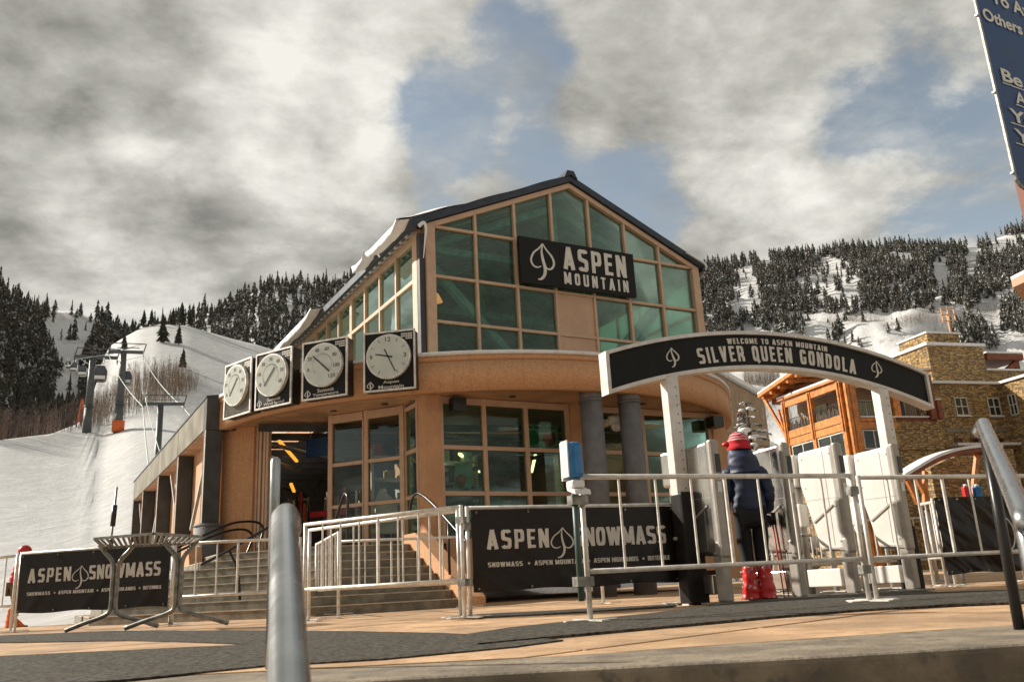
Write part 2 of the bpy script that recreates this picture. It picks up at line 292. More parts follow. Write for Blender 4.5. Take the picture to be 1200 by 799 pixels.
# ------------------------------------------------------------------ mesh builder
class MB:
    def __init__(s): s.v = []; s.f = []; s.m = []; s.sm = []
    def add(s, vs, fs, mi=0, smooth=False):
        o = len(s.v); s.v += [tuple(map(float, p)) for p in vs]
        for f in fs: s.f.append(tuple(i+o for i in f)); s.m.append(mi); s.sm.append(smooth)
        return s
    def box(s, x0, x1, y0, y1, z0, z1, mi=0):
        vs = [(x, y, z) for z in (z0, z1) for y in (y0, y1) for x in (x0, x1)]
        return s.add(vs, [(0, 2, 3, 1), (4, 5, 7, 6), (0, 1, 5, 4), (2, 6, 7, 3), (0, 4, 6, 2), (1, 3, 7, 5)], mi)
    def bar(s, a, b, w, h, mi=0, up=(0, 0, 1)):
        """square bar from a to b, w across, h along 'up'"""
        a = Vector(a); b = Vector(b); d = (b-a).normalized(); u = Vector(up)
        if abs(d.dot(u)) > .99: u = Vector((0, 1, 0))
        sx = d.cross(u).normalized()*w/2; sy = sx.cross(d).normalized()*h/2
        vs = [a-sx-sy, a+sx-sy, a+sx+sy, a-sx+sy, b-sx-sy, b+sx-sy, b+sx+sy, b-sx+sy]
        return s.add(vs, [(0, 1, 2, 3), (4, 7, 6, 5), (0, 4, 5, 1), (1, 5, 6, 2), (2, 6, 7, 3), (3, 7, 4, 0)], mi)
    def tube(s, pts, r, n=8, mi=0, caps=True, r_end=None):
        pts = [Vector(p) for p in pts]; N = len(pts); vs = []; fs = []
        prev = None
        for i, p in enumerate(pts):
            d = ((pts[min(i+1, N-1)]-p).normalized() + (p-pts[max(i-1, 0)]).normalized()).normalized()
            if prev is None:
                u = Vector((0, 0, 1)) if abs(d.z) < .9 else Vector((1, 0, 0)); prev = d.cross(u).normalized()
            else:
                prev = (prev - d*prev.dot(d)).normalized()
            w = d.cross(prev); rr = r if r_end is None else r + (r_end-r)*i/(N-1)
            for k in range(n):
                a = 2*math.pi*k/n; vs.append(p + (prev*math.cos(a)+w*math.sin(a))*rr)
        for i in range(N-1):
            for k in range(n): fs.append((i*n+k, i*n+(k+1) % n, (i+1)*n+(k+1) % n, (i+1)*n+k))
        if caps: fs.append(tuple(range(n))[::-1]); fs.append(tuple((N-1)*n+k for k in range(n)))
        return s.add(vs, fs, mi, True)
    def cyl(s, c, r, z0, z1, n=24, mi=0, r1=None):
        return s.tube([(c[0], c[1], z0), (c[0], c[1], z1)], r, n, mi, r_end=r1)
    def prism(s, poly, off, mi=0):
        """closed polygon (list of 3d points) extruded by vector off"""
        n = len(poly); off = Vector(off); vs = [Vector(p) for p in poly] + [Vector(p)+off for p in poly]
        fs = [tuple(range(n))[::-1], tuple(range(n, 2*n))] + [(i, (i+1) % n, (i+1) % n+n, i+n) for i in range(n)]
        return s.add(vs, fs, mi)
    def disc(s, c, ax, r, n=40, mi=0, th=0.0):
        ax = Vector(ax).normalized(); u = ax.orthogonal().normalized(); w = ax.cross(u)
        return s.prism([Vector(c)+(u*math.cos(2*math.pi*k/n)+w*math.sin(2*math.pi*k/n))*r for k in range(n)], ax*th, mi)
    def sphere(s, c, r, nu=12, nv=8, mi=0, sc=(1, 1, 1)):
        vs = []; fs = []
        for j in range(nv+1):
            t = math.pi*j/nv
            for i in range(nu):
                p = 2*math.pi*i/nu; vs.append((c[0]+r*sc[0]*math.sin(t)*math.cos(p), c[1]+r*sc[1]*math.sin(t)*math.sin(p), c[2]+r*sc[2]*math.cos(t)))
        for j in range(nv):
            for i in range(nu): fs.append((j*nu+i, (j+1)*nu+i, (j+1)*nu+(i+1) % nu, j*nu+(i+1) % nu))
        return s.add(vs, fs, mi, True)
    def grid(s, fn, nu, nv, mi=0, smooth=True):
        vs = [fn(i/nu, j/nv) for j in range(nv+1) for i in range(nu+1)]
        return s.add(vs, [(j*(nu+1)+i, j*(nu+1)+i+1, (j+1)*(nu+1)+i+1, (j+1)*(nu+1)+i) for j in range(nv) for i in range(nu)], mi, smooth)
    def mesh(s, name, mats):
        me = bpy.data.meshes.new(name); me.from_pydata(s.v, [], s.f)
        for m in (mats if isinstance(mats, (list, tuple)) else [mats]): me.materials.append(MT[m] if isinstance(m, str) else m)
        me.polygons.foreach_set('material_index', s.m); me.polygons.foreach_set('use_smooth', s.sm)
        bm = bmesh.new(); bm.from_mesh(me); bmesh.ops.remove_doubles(bm, verts=bm.verts, dist=1e-6); bmesh.ops.recalc_face_normals(bm, faces=bm.faces); bm.to_mesh(me); bm.free()
        me.update(); return me
    def build(s, name, mats, parent=None, bevel=0.0):
        o = bpy.data.objects.new(name, s.mesh(name, mats)); COL.objects.link(o)
        if parent is not None: o.parent = parent
        if bevel:
            md = o.modifiers.new('bevel', 'BEVEL'); md.width = bevel; md.segments = 2; md.limit_method = 'ANGLE'; md.angle_limit = rad(40)
        return o
def tag(o, label, cat, group=None):
    o['label'] = label; o['category'] = cat
    if group: o['group'] = group
    return o
def thing(name, label, cat, loc=(0, 0, 0), rz=0.0, group=None):
    o = bpy.data.objects.new(name, None); COL.objects.link(o); o.empty_display_size = .2
    o.location = loc; o.rotation_euler = (0, 0, rz)
    return tag(o, label, cat, group)
def structure(o): o['kind'] = 'structure'; return o
def stuff(o): o['kind'] = 'stuff'; return o
def copy_tree(o, parent=None):
    c = o.copy(); COL.objects.link(c)
    if parent is not None: c.parent = parent
    for ch in list(o.children): copy_tree(ch, c)
    return c
def smooth_path(pts, n=6):
    """Catmull-Rom through pts"""
    P = [Vector(p) for p in pts]; P = [P[0]*2-P[1]] + P + [P[-1]*2-P[-2]]; out = []
    for i in range(1, len(P)-2):
        for k in range(n):
            t = k/n; a, b, c, d = P[i-1:i+3]
            out.append(.5*((2*b)+(c-a)*t+(2*a-5*b+4*c-d)*t*t+(3*b-a-3*c+d)*t**3))
    return out+[P[-2]]
# lettering: text laid in the local x-z plane facing -y, fitted to a box
def text_mesh(body, x0, x1, z0, z1, y, bold=.012, depth=.01, spacing=1.0, warp=None):
    cu = bpy.data.curves.new('t', 'FONT'); cu.body = body; cu.extrude = .02; cu.offset = bold; cu.resolution_u = 3; cu.space_character = spacing
    o = bpy.data.objects.new('t', cu); COL.objects.link(o)
    me = bpy.data.meshes.new_from_object(o.evaluated_get(bpy.context.evaluated_depsgraph_get()))
    bpy.data.objects.remove(o); bpy.data.curves.remove(cu)
    n = len(me.vertices); a = np.empty(n*3); me.vertices.foreach_get('co', a); a = a.reshape(-1, 3)
    mn, mx = a.min(0), a.max(0)
    X = x0+(a[:, 0]-mn[0])/(mx[0]-mn[0])*(x1-x0); Z = z0+(a[:, 1]-mn[1])/(mx[1]-mn[1])*(z1-z0)
    Y = y-(a[:, 2]-mn[2])/(mx[2]-mn[2])*depth
    q = np.stack([X, Y, Z], 1)
    if warp: q = np.array([warp(p) for p in q])
    me.vertices.foreach_set('co', q.ravel()); me.update(); return me
GT_ = .175
def _glyph(ch):
    """strokes of a bold condensed capital: (width, [polyline...]) with height 1, stroke centre lines"""
    t = GT_; h = t/2; W_ = .50; r = W_-h; T = 1-h
    def rr(x0, x1, y0, y1, a0, a1, n=10):   # piece of a rounded box, angles in quarter turns
        o = []
        for k in range(n+1):
            a = (a0+(a1-a0)*k/n)*math.pi/2; c, s_ = math.cos(a), math.sin(a); e = .62
            o.append(((x0+x1)/2+(x1-x0)/2*math.copysign(abs(c)**e, c), (y0+y1)/2+(y1-y0)/2*math.copysign(abs(s_)**e, s_)))
        return o
    G = {
     'A': (.56, [[(.085, 0), (.28, 1.0)], [(.475, 0), (.28, 1.0)], [(.14, .25), (.42, .25)]]),
     'B': (W_, [[(h, 0), (h, 1)], [(h, T)]+rr(.12, r, .54, T, 1, -1)+[(h, .54)], [(h, .54)]+rr(.12, r+.01, h, .54, 1, -1)+[(h, h)]]),
     'C': (W_, [rr(h, r, h, T, .25, 3.75, 24)]), 'D': (W_, [[(h, 0), (h, 1)], [(h, T)]+rr(-.05, r, h, T, 1, -1, 16)+[(h, h)]]),
     'E': (.42, [[(h, 0), (h, 1)], [(h, T), (.42, T)], [(h, .52), (.38, .52)], [(h, h), (.42, h)]]),
     'G': (W_, [rr(h, r, h, T, .25, 3.9, 24), [(r, .08), (r, .47)], [(.26, .44), (W_, .44)]]),
     'H': (W_, [[(h, 0), (h, 1)], [(r, 0), (r, 1)], [(h, .52), (r, .52)]]), 'I': (t, [[(h, 0), (h, 1)]]),
     'K': (.52, [[(h, 0), (h, 1)], [(h, .36), (.44, 1)], [(.20, .48), (.45, 0)]]), 'L': (.40, [[(h, 0), (h, 1)], [(h, h), (.40, h)]]),
     'M': (.66, [[(h, 0), (h, 1)], [(.66-h, 0), (.66-h, 1)], [(h, .97), (.33, .12)], [(.66-h, .97), (.33, .12)]]),
     'N': (.53, [[(h, 0), (h, 1)], [(.53-h, 0), (.53-h, 1)], [(h, .97), (.53-h, .03)]]),
     'O': (W_, [rr(h, r, h, T, 0, 4.0, 32)]), 'P': (W_-.01, [[(h, 0), (h, 1)], [(h, T)]+rr(.1, r, .42, T, 1, -1)+[(h, .42)]]),
     'Q': (W_, [rr(h, r, h, T, 0, 4.0, 32), [(.26, .22), (.50, -.08)]]),
     'R': (W_, [[(h, 0), (h, 1)], [(h, T)]+rr(.1, r, .46, T, 1, -1)+[(h, .46)], [(.26, .46), (r, .25), (r+.01, 0)]]),
     'S': (W_, [rr(h, r, .52, T, .25, 2.75, 16)+[(.36, .47)]+rr(h, r, h, .50, .6, -1.75, 16)]),
     'T': (.46, [[(.23, 0), (.23, 1)], [(0, T), (.46, T)]]), 'U': (W_, [[(h, 1), (h, .3)]+rr(h, r, h, .62, 2, 4, 14)[1:-1]+[(r, .3), (r, 1)]]),
     'V': (.54, [[(.085, 1), (.27, 0)], [(.455, 1), (.27, 0)]]), 'W': (.78, [[(.085, 1), (.23, 0)], [(.39, .96), (.23, 0)], [(.39, .96), (.55, 0)], [(.695, 1), (.55, 0)]]),
     '+': (.40, [[(0, .5), (.4, .5)], [(.2, .3), (.2, .7)]])}
    return G[ch]
def gothic(parent, body, x0, x1, z0, z1, y, m='letter', name='lettering', depth=.008, warp=None, gap=.10, weight=1.0, asp=.98, **kw):
    """bold condensed capitals in the x-z plane facing -y, fitted to the box"""
    kz = z1-z0; adv = sum(_glyph(c)[0] if c != ' ' else .26 for c in body); n_g = len(body)-1; mb = MB(); i = 0
    kx = kz*asp; need = (x1-x0)/kx-adv; gap = need/max(1, n_g)
    if gap < .065 or n_g == 0: gap = .065; kx = (x1-x0)/(adv+gap*n_g)
    x = 0; items = []
    for ch in body:
        w, st = _glyph(ch) if ch != ' ' else (.26, []); items.append((x, st)); x += w+gap
    for ox, st in items:
        for pl in st:
            i += 1; P = [Vector((x0+(ox+p[0])*kx, z0+p[1]*kz)) for p in pl]
            if len(P) == 2:
                n_ = 8; P = [P[0].lerp(P[1], k/n_) for k in range(n_+1)]
            # stroke width follows the direction so that the squeeze keeps even weight
            closed = (P[0]-P[-1]).length < 1e-6; n = len(P); L = []; R = []
            for k, p in enumerate(P):
                d = (P[(k+1) % n if k < n-1 else (1 if closed else k)]-P[k-1 if k > 0 else (n-2 if closed else 0)]).normalized(); nn = Vector((-d.y, d.x))
                ww = GT_*weight*(kx*abs(d.y)+.84*kz*abs(d.x))/2
                L.append(p+nn*ww); R.append(p-nn*ww)
            yy = y-depth-.00025*(i % 4)
            vs = [(q.x, y, q.y) for q in L]+[(q.x, y, q.y) for q in R]+[(q.x, yy, q.y) for q in L]+[(q.x, yy, q.y) for q in R]; fs = []
            for k in range(n-1): fs += [(2*n+k, 2*n+k+1, 3*n+k+1, 3*n+k), (k, k+1, 2*n+k+1, 2*n+k), (n+k, 3*n+k, 3*n+k+1, n+k+1)]
            if not closed: fs += [(0, 2*n, 3*n, n), (n-1, 2*n-1, 4*n-1, 3*n-1)]
            mb.add([warp(v) for v in vs] if warp else vs, fs)
    return mb.build(name, m, parent)
def lettering(parent, body, x0, x1, z0, z1, y, m='letter', name='lettering', **kw):
    me = text_mesh(body, x0, x1, z0, z1, y, **kw); me.name = name; me.materials.clear(); me.materials.append(MT[m])
    o = bpy.data.objects.new(name, me); COL.objects.link(o); o.parent = parent; return o
def ribbon(mb, pts, w, y, depth, mi=0):
    """flat stroke in the x-z plane, w may vary along it"""
    P = [Vector((p[0], p[1])) for p in pts]; n = len(P)
    L = []; R = []
    for i, p in enumerate(P):
        d = (P[min(i+1, n-1)]-P[max(i-1, 0)]).normalized(); nn = Vector((-d.y, d.x)); ww = (w(i/(n-1)) if callable(w) else w)/2
        L.append(p+nn*ww); R.append(p-nn*ww)
    vs = [(q.x, y, q.y) for q in L]+[(q.x, y, q.y) for q in R]+[(q.x, y-depth, q.y) for q in L]+[(q.x, y-depth, q.y) for q in R]
    fs = []
    for i in range(n-1):
        fs += [(2*n+i, 2*n+i+1, 3*n+i+1, 3*n+i), (i, n+i, n+i+1, i+1), (i, i+1, 2*n+i+1, 2*n+i), (n+i, 3*n+i, 3*n+i+1, n+i+1)]
    mb.add(vs, fs, mi)
def leaf_logo(parent, cx, cz, w, h, y, m='letter', depth=.01, stroke=.055, tilt=0.0):
    """leaf outline with a curling stem, drawn in a unit box"""
    mb = MB(); ct, st = math.cos(tilt), math.sin(tilt)
    def T(pts):
        o = []
        for (x, z) in smooth_path([(p[0], p[1], 0) for p in pts], 6) and [(q.x, q.y) for q in smooth_path([(p[0], p[1], 0) for p in pts], 6)]:
            X, Z = x*w, z*h; o.append((cx+X*ct-Z*st, cz+X*st+Z*ct))
        return o
    s = stroke*h
    ribbon(mb, T([(.04, .5), (-.12, .36), (-.36, .22), (-.5, .02), (-.42, -.13), (-.25, -.17), (-.08, -.13)]), lambda t: s*(.6+.5*math.sin(math.pi*t)), y, depth)
    ribbon(mb, T([(.04, .5), (.2, .34), (.42, .17), (.5, .0), (.40, -.14), (.24, -.18), (.12, -.12)]), lambda t: s*(.6+.7*math.sin(math.pi*t)), y, depth)
    ribbon(mb, T([(.04, .5), (-.02, .28), (.02, .05), (.09, -.15), (.06, -.33), (-.08, -.46), (-.24, -.49)]), lambda t: s*(.5+1.5*math.sin(math.pi*min(1, t*.95))), y-.002, depth)
    return mb.build('leaf_emblem', m, parent)

# ================================================================== ground and terrain
g = MB().grid(lambda u, v: ((u-.5)*4000, -400+v*3200, -.35), 8, 8)
structure(g.build('snow_ground', 'piste'))
street = MB().box(-60, 60, -60, 2.6, -1.2, -1.0); structure(street.build('street', 'kerbstone'))
# plaza: bed, then paving slabs laid on it
bed = MB().prism([(-26, 3.6, -.25), (26, 3.6, -.25), (40, 14, -.25), (40, 60, -.25), (-6.4, 31, -.25), (-9.2, 17.5, -.25), (-26, 17.5, -.25)], (0, 0, .225))
plaza = structure(bed.build('plaza', 'joint'))
PA = rad(90-47); pex = Vector((math.cos(PA), math.sin(PA), 0)); pey = Vector((-math.sin(PA), math.cos(PA), 0)); PS = 1.45
def clip_poly(poly, a, b):            # keep the left side of a->b
    out = []
    for i in range(len(poly)):
        p, q = poly[i], poly[(i+1) % len(poly)]
        sp = (b[0]-a[0])*(p[1]-a[1])-(b[1]-a[1])*(p[0]-a[0]); sq = (b[0]-a[0])*(q[1]-a[1])-(b[1]-a[1])*(q[0]-a[0])
        if sp >= 0: out.append(p)
        if sp*sq < 0:
            t = sp/(sp-sq); out.append((p[0]+(q[0]-p[0])*t, p[1]+(q[1]-p[1])*t))
    return out
edge_back = lambda x: 3.92+.02*x+.035*max(0, x)**1.3
nslab = 0
far = MB()
for i in range(-24, 30):
    for j in range(-24, 26):
        c = pex*(i*PS)+pey*(j*PS)+Vector((.3, 5.2, 0))
        if not (3 < c.y < 34 and -.95*c.y-2 < c.x < .8*c.y+4) or (c.y > 17 and c.x < -6.5): continue
        g2 = .011; dz = random.uniform(-.003, .003)
        poly = [(c+pex*sx*(PS/2-g2)+pey*sy*(PS/2-g2)) for sx, sy in ((-1, -1), (1, -1), (1, 1), (-1, 1))]
        poly = clip_poly([(p.x, p.y) for p in poly], (-60, edge_back(0)), (2, edge_back(0)))
        if c.x > 0.3 and len(poly) > 2: poly = clip_poly(poly, (0, edge_back(0)), (4, 4.75))
        if len(poly) < 3: continue
        tgt = far if c.y > 15 else MB()
        tgt.prism([(x, y, -.0245) for x, y in poly], (0, 0, .0245+dz))
        if tgt is not far: tgt.build('paving_slab', 'slab', plaza); nslab += 1
stuff(far.build('far_paving', 'slab', plaza))
# kerb along the top of the steps, in lengths
kx = [-14, -5.2, 4.9, 12]
kf = lambda x: 3.30+.0*x+(.10*max(0, x-1.0)**1.5 if x < 3.2 else .10*2.2**1.5+(x-3.2)*.25)
kb = lambda x: edge_back(0)+(.209*max(0, x))
for a, b in zip(kx[:-1], kx[1:]):
    n = 30; top = [(a+.004+(b-a-.008)*k/n, kf(a+(b-a)*k/n)) for k in range(n+1)]+[(a+.004+(b-a-.008)*k/n, kb(a+(b-a)*k/n)-.006) for k in range(n, -1, -1)]
    structure(MB().prism([(x, y, -.19) for x, y in top], (0, 0, .19+random.uniform(-.002, .002))).build('kerb', 'kerbstone', bevel=.02))
for k in range(4):
    structure(MB().box(-14, 12, 2.2-.36*k, 3.45-.36*k+(1.2 if k == 0 else 0), -1.2, -.19-.17*k).build('step', 'kerbstone'))
# rubber matting and a thin dark strip laid over the slabs
def mat_strip(name, label, px, z=.010):
    pts = [gz(x, y, z) for x, y in px]
    sm = [(p[0], p[1], .0035) for p in pts]
    o = MB().prism(sm, (0, 0, z-.0035)).build(name, 'rubber'); return tag(o, label, 'mat')
mat_strip('rubber_mat', 'wide dark rubber walkway mat across the near left paving', [(-150, 803), (-150, 777), (0, 768), (80, 764), (150, 761), (230, 757), (300, 754), (220, 751), (150, 749.5), (0, 752), (-150, 757), (-150, 750), (0, 744), (130, 738.5), (300, 738), (420, 739), (520, 741), (600, 745), (660, 749), (630, 753), (600, 757), (450, 771), (310, 779), (150, 795), (40, 803)])
mat_strip('rubber_mat', 'dark rubber mat running under the ticket gates to the right', [(535, 744), (600, 734), (700, 724), (760, 718), (800, 713), (880, 703), (930, 693), (960, 691), (1000, 693), (1040, 688), (1100, 693), (1200, 690), (1330, 684), (1330, 699), (1200, 704), (1100, 708), (1000, 714), (900, 722), (800, 731), (700, 740), (600, 749), (560, 753)], z=.018)
mat_strip('rubber_mat', 'narrow dark strip under the middle banner barrier', [(560, 719), (680, 713), (790, 707), (790, 710), (680, 716.5), (560, 723)], z=.014)  # thin dark strip on the paving along the barrier

class Hill:
    def __init__(s, name, ridge, foot, nu=120, nv=48, p=1.0, amp=0.0, mt='hill', fscale=.02, seed=0, back=1):
        s.az = []; s.rd = []; s.rz = []
        for (x, y, d) in ridge:
            q = ray(x, y); h = math.hypot(q[0], q[1]); s.az.append(math.atan2(q[0], q[1])); s.rd.append(d); s.rz.append(CAM_H+q[2]/h*d)
        s.foot = foot; s.p = p; s.amp = amp; s.fs = fscale; s.seed = seed
        s.a0, s.a1 = s.az[0], s.az[-1]
        mb = MB(); mb.grid(lambda u, v: s.pt(s.a0+(s.a1-s.a0)*u, v*1.12), nu, nv)
        structure(mb.build(name, mt))
    def pt(s, az, v):
        rd = np.interp(az, s.az, s.rd); rz = np.interp(az, s.az, s.rz); fd, fz = s.foot
        vv = min(v, 1.0); d = fd+(rd-fd)*v; z = fz+(rz-fz)*vv**s.p
        if v > 1: z -= (v-1)*(rd-fd)*.6
        w = math.sin(math.pi*min(1, max(0, vv)))**.6
        x, y = d*math.sin(az), d*math.cos(az)
        n = mnoise.fractal(Vector((x*s.fs, y*s.fs, s.seed)), 1.0, 2.1, 4)
        return (x, y, z+n*s.amp*w*(rd/300))
    def hit(s, px, py):
        q = ray(px, py); az = math.atan2(q[0], q[1]); lo, hi = 0., 1.
        for _ in range(26):
            m = (lo+hi)/2
            if proj(s.pt(az, m))[1] > py: lo = m
            else: hi = m
        return s.pt(az, lo)
H_right = Hill('hillside', [(560, 360, 700), (700, 335, 700), (780, 322, 700), (805, 316, 700), (870, 305, 700), (940, 297, 700), (1000, 292, 700), (1050, 288, 700), (1100, 290, 700), (1145, 287, 720), (1170, 276, 740), (1200, 268, 760), (1320, 245, 760), (1500, 215, 760)], (75, -.5), 160, 60, 1.55, 6.0, seed=3)
H_left = Hill('hillside', [(-420, 240, 330), (-200, 285, 340), (-60, 318, 360), (0, 334, 380), (41, 360, 430), (66, 364, 470), (88, 364, 480), (115, 376, 480), (150, 392, 480), (210, 400, 480), (300, 420, 480)], (235, 34), 110, 44, 1.15, 4.0, seed=9)
H_mid = Hill('hillside', [(120, 404, 520), (165, 392, 520), (200, 375, 520), (242, 364, 520), (275, 356, 520), (300, 338, 520), (345, 333, 520), (400, 331, 520), (425, 324, 520), (480, 326, 540), (620, 335, 560), (700, 335, 560)], (215, 30), 100, 30, 1.1, 3.0, seed=5)
H_run = Hill('ski_slope', [(-420, 560, 90), (-150, 530, 95), (0, 514, 100), (60, 507, 110), (95, 494, 122), (110, 462, 150), (126, 406, 215), (145, 394, 218), (165, 383, 220), (187, 378, 220), (220, 380, 220), (275, 396, 220), (300, 402, 220), (360, 420, 220), (480, 460, 220), (700, 520, 220)], (20, -.4), 170, 60, 1.42, .9, mt='piste', fscale=.018, seed=1)

# ------------------------------------------------------------------ trees
def conifer_geo(seed, layers=6, seg=7, h=1.0, r=.20, trunk=True):
    rr = random.Random(seed); mb = MB()
    if trunk: mb.tube([(0, 0, -.06), (0, 0, .16)], .018, 5, 1, False)
    for k in range(layers):
        t = k/layers; z0 = .07+.84*t**.92; z1 = min(1.0, z0+.30*(1-t*.45)); R = r*(1-t)**.8*rr.uniform(.8, 1.15)+.012
        a0 = rr.uniform(0, 6.28); ring = []; ox, oy = rr.uniform(-.02, .02), rr.uniform(-.02, .02); R *= rr.uniform(.75, 1.2)
        for i in range(2*seg):
            a = a0+math.pi*i/seg; q = R*(rr.uniform(.85, 1.2) if i % 2 == 0 else rr.uniform(.35, .6)); ring.append((ox+q*math.cos(a), oy+q*math.sin(a), z0-(.035 if i % 2 == 0 else -.02)*rr.uniform(.6, 1.5)*(1-t)))
        mb.add(ring+[(rr.uniform(-.01, .01), rr.uniform(-.01, .01), z1)], [(i, (i+1) % (2*seg), 2*seg) for i in range(2*seg)])
    return mb
CON = [conifer_geo(k, random.Random(k).choice((6, 7, 8)), 6, r=.115+.028*(k % 4)).mesh('conifer', ['conifer', 'bark']) for k in range(8)]
CON_V = []
for me in CON:
    n = len(me.vertices); a = np.empty(n*3); me.vertices.foreach_get('co', a)
    CON_V.append((a.reshape(-1, 3), [tuple(p.vertices) for p in me.polygons], [p.material_index for p in me.polygons]))
cand = []          # (distance measure, position, height, hill key)
def in_poly(x, y, P):
    c = False
    for i in range(len(P)):
        (x0, y0), (x1, y1) = P[i], P[i-1]
        if (y0 > y) != (y1 > y) and x < (x1-x0)*(y-y0)/(y1-y0)+x0: c = not c
    return c
def scatter(H, key, n, dens, hmin, hmax, vr=(0, 1)):
    for _ in range(n):
        az = random.uniform(H.a0, H.a1); v = random.uniform(*vr)
        p = H.pt(az, v); px, py = proj(p)
        if not (-60 < px < 1260) or random.random() > dens(px, py): continue
        nz = mnoise.noise(Vector((p[0]*.03, p[1]*.03, 2.0)))
        h = (hmin+(hmax-hmin)*random.random()**1.5)*(1+.45*nz)*(1.25 if random.random() < .12 else 1)*(.6 if random.random() < .15 else 1)
        cand.append((h/math.hypot(p[0], p[1]), p, h, key, px, py))
def d_right(x, y):
    lo = np.interp(x, [780, 850, 870, 933, 970, 1010, 1083, 1100, 1115, 1133, 1153, 1200, 1260], [400, 392, 380, 364, 366, 368, 361, 345, 350, 362, 350, 326, 320])
    if 850 < x < 950 and lo < y < 395+.0*x and y > 366+(x-850)*.16 and y < 378+(x-850)*.2: return .9
    if in_poly(x, y, [(970, 392), (985, 392), (1015, 400), (1012, 408), (972, 404)]): return .8
    if in_poly(x, y, [(1118, 396), (1135, 380), (1152, 380), (1170, 405), (1168, 412), (1122, 410)]): return 1.0
    if in_poly(x, y, [(1172, 352), (1205, 345), (1230, 345), (1230, 392), (1176, 390)]): return 1.0
    if y > lo+2: return .012 if y < lo+30 else .0
    if in_poly(x, y, [(955, 312), (965, 303), (985, 305), (1008, 318), (1012, 345), (1005, 362), (945, 362), (935, 350), (950, 335), (945, 320)]): return .10
    for P in ([(862, 318), (880, 312), (892, 345), (895, 368), (876, 366)], [(884, 285), (902, 288), (903, 312), (892, 315)], [(903, 322), (910, 322), (913, 345), (905, 345)], [(1094, 303), (1108, 300), (1116, 340), (1106, 352), (1094, 340)], [(1040, 296), (1066, 296), (1074, 320), (1060, 318)], [(1130, 300), (1145, 305), (1150, 332), (1136, 330)], [(860, 336), (905, 368), (858, 372)]):
        if in_poly(x, y, P): return .03
    if x > 1134 and y < 314-.36*(x-1136): return .8 if in_poly(x, y, [(1145, 292), (1147, 280), (1162, 278), (1164, 296)]) or (x > 1170 and y < 276) else .03
    return .95
def d_left(x, y):
    if in_poly(x, y, [(60, 348), (108, 364), (116, 388), (104, 408), (97, 420), (93, 440), (92, 500), (58, 500), (66, 440), (64, 425), (50, 392)]): return .07 if y < 392 else .02
    if in_poly(x, y, [(0, 345), (14, 362), (9, 415), (0, 420)]): return .35
    return .95
def d_mid(x, y): return .9 if x < 420 else .6
scatter(H_right, 'r', 33000, d_right, 6, 11, (.28, 1))
scatter(H_left, 'l', 9000, d_left, 5, 10)
scatter(H_mid, 'm', 5200, d_mid, 5, 10.5)
cand.sort(key=lambda c: -c[0])
hill_words = {'r': ('dark conifer of the forest on the right hillside, lightly dusted with snow', 'conifers on the right hillside'),
              'l': ('dark conifer of the forest on the far left hillside, flecked with snow', 'conifers on the left hillside'),
              'm': ('dark conifer of the wooded ridge behind the terminal roof', 'conifers on the ridge behind the terminal')}
visible = [c for c in cand if not (435 < c[4] < 815)]; visible = visible[:285]+[c for c in cand if 435 < c[4] < 815]+visible[285:]
rest_v, rest_f, rest_m = [], [], []; off = 0
for i, (k, p, h, key, px, py) in enumerate(visible):
    q = random.randrange(8); rz = random.uniform(0, 6.28); sx = h*random.uniform(.85, 1.2)
    if i < 285:
        o = bpy.data.objects.new('pine_tree', CON[q]); COL.objects.link(o); o.location = p; o.rotation_euler = (random.uniform(-.03, .03), random.uniform(-.03, .03), rz); o.scale = (sx, sx, h)
        tag(o, hill_words[key][0], 'tree', hill_words[key][1])
    else:
        v, f, mi = CON_V[q]; c, s_ = math.cos(rz), math.sin(rz)
        w = np.stack([(v[:, 0]*c-v[:, 1]*s_)*sx+p[0], (v[:, 0]*s_+v[:, 1]*c)*sx+p[1], v[:, 2]*h+p[2]], 1)
        rest_v.append(w); rest_f += [tuple(j+off for j in t) for t in f]; rest_m += mi; off += len(v)
me = bpy.data.meshes.new('conifer_forest'); me.from_pydata(np.concatenate(rest_v).tolist(), [], rest_f)
me.materials.append(MT['conifer']); me.materials.append(MT['bark']); me.polygons.foreach_set('material_index', rest_m)
o = bpy.data.objects.new('conifer_forest', me); COL.objects.link(o); stuff(o); tag(o, 'mass of dark snow-dusted conifers covering the mountainsides', 'forest')
print('TREES', len(cand), len(visible), nslab)
# bigger single conifers on the piste crest
BIG = [conifer_geo(40+k, 11, 9, r=.15+.02*k).mesh('crest_conifer', ['spruce', 'bark']) for k in range(3)]
for (px, py, hp, lab) in ((168, 383, 20, 'first of two neighbouring conifers at the left end of the snow crest'), (177, 382, 20, 'second of two neighbouring conifers at the left end of the snow crest'), (190, 402, 33, 'tall dark conifer standing alone below the snow crest'), (209, 404, 24, 'shorter dark conifer just right of the tall lone one'), (202, 381, 21, 'conifer on the crest above the pair of lower trees'), (213, 380, 25, 'tall conifer on the crest where the forest edge starts'), (222, 381, 19, 'last single conifer on the crest before the forest edge'), (214, 432, 24, 'lone conifer rising out of the bare aspen grove'), (155, 386, 16, 'small conifer at the foot of the snow crest, leftmost'), (145, 410, 20, 'dark conifer behind the gondola pylon arm')):
    p = H_run.hit(px, py); d = math.hypot(p[0], p[1]); h = hp*d/F_PX*1.05
    o = bpy.data.objects.new('pine_tree', random.choice(BIG)); COL.objects.link(o); o.location = p; o.scale = (h*1.1, h*1.1, h); o.rotation_euler = (0, 0, random.uniform(0, 6))
    tag(o, lab, 'tree')
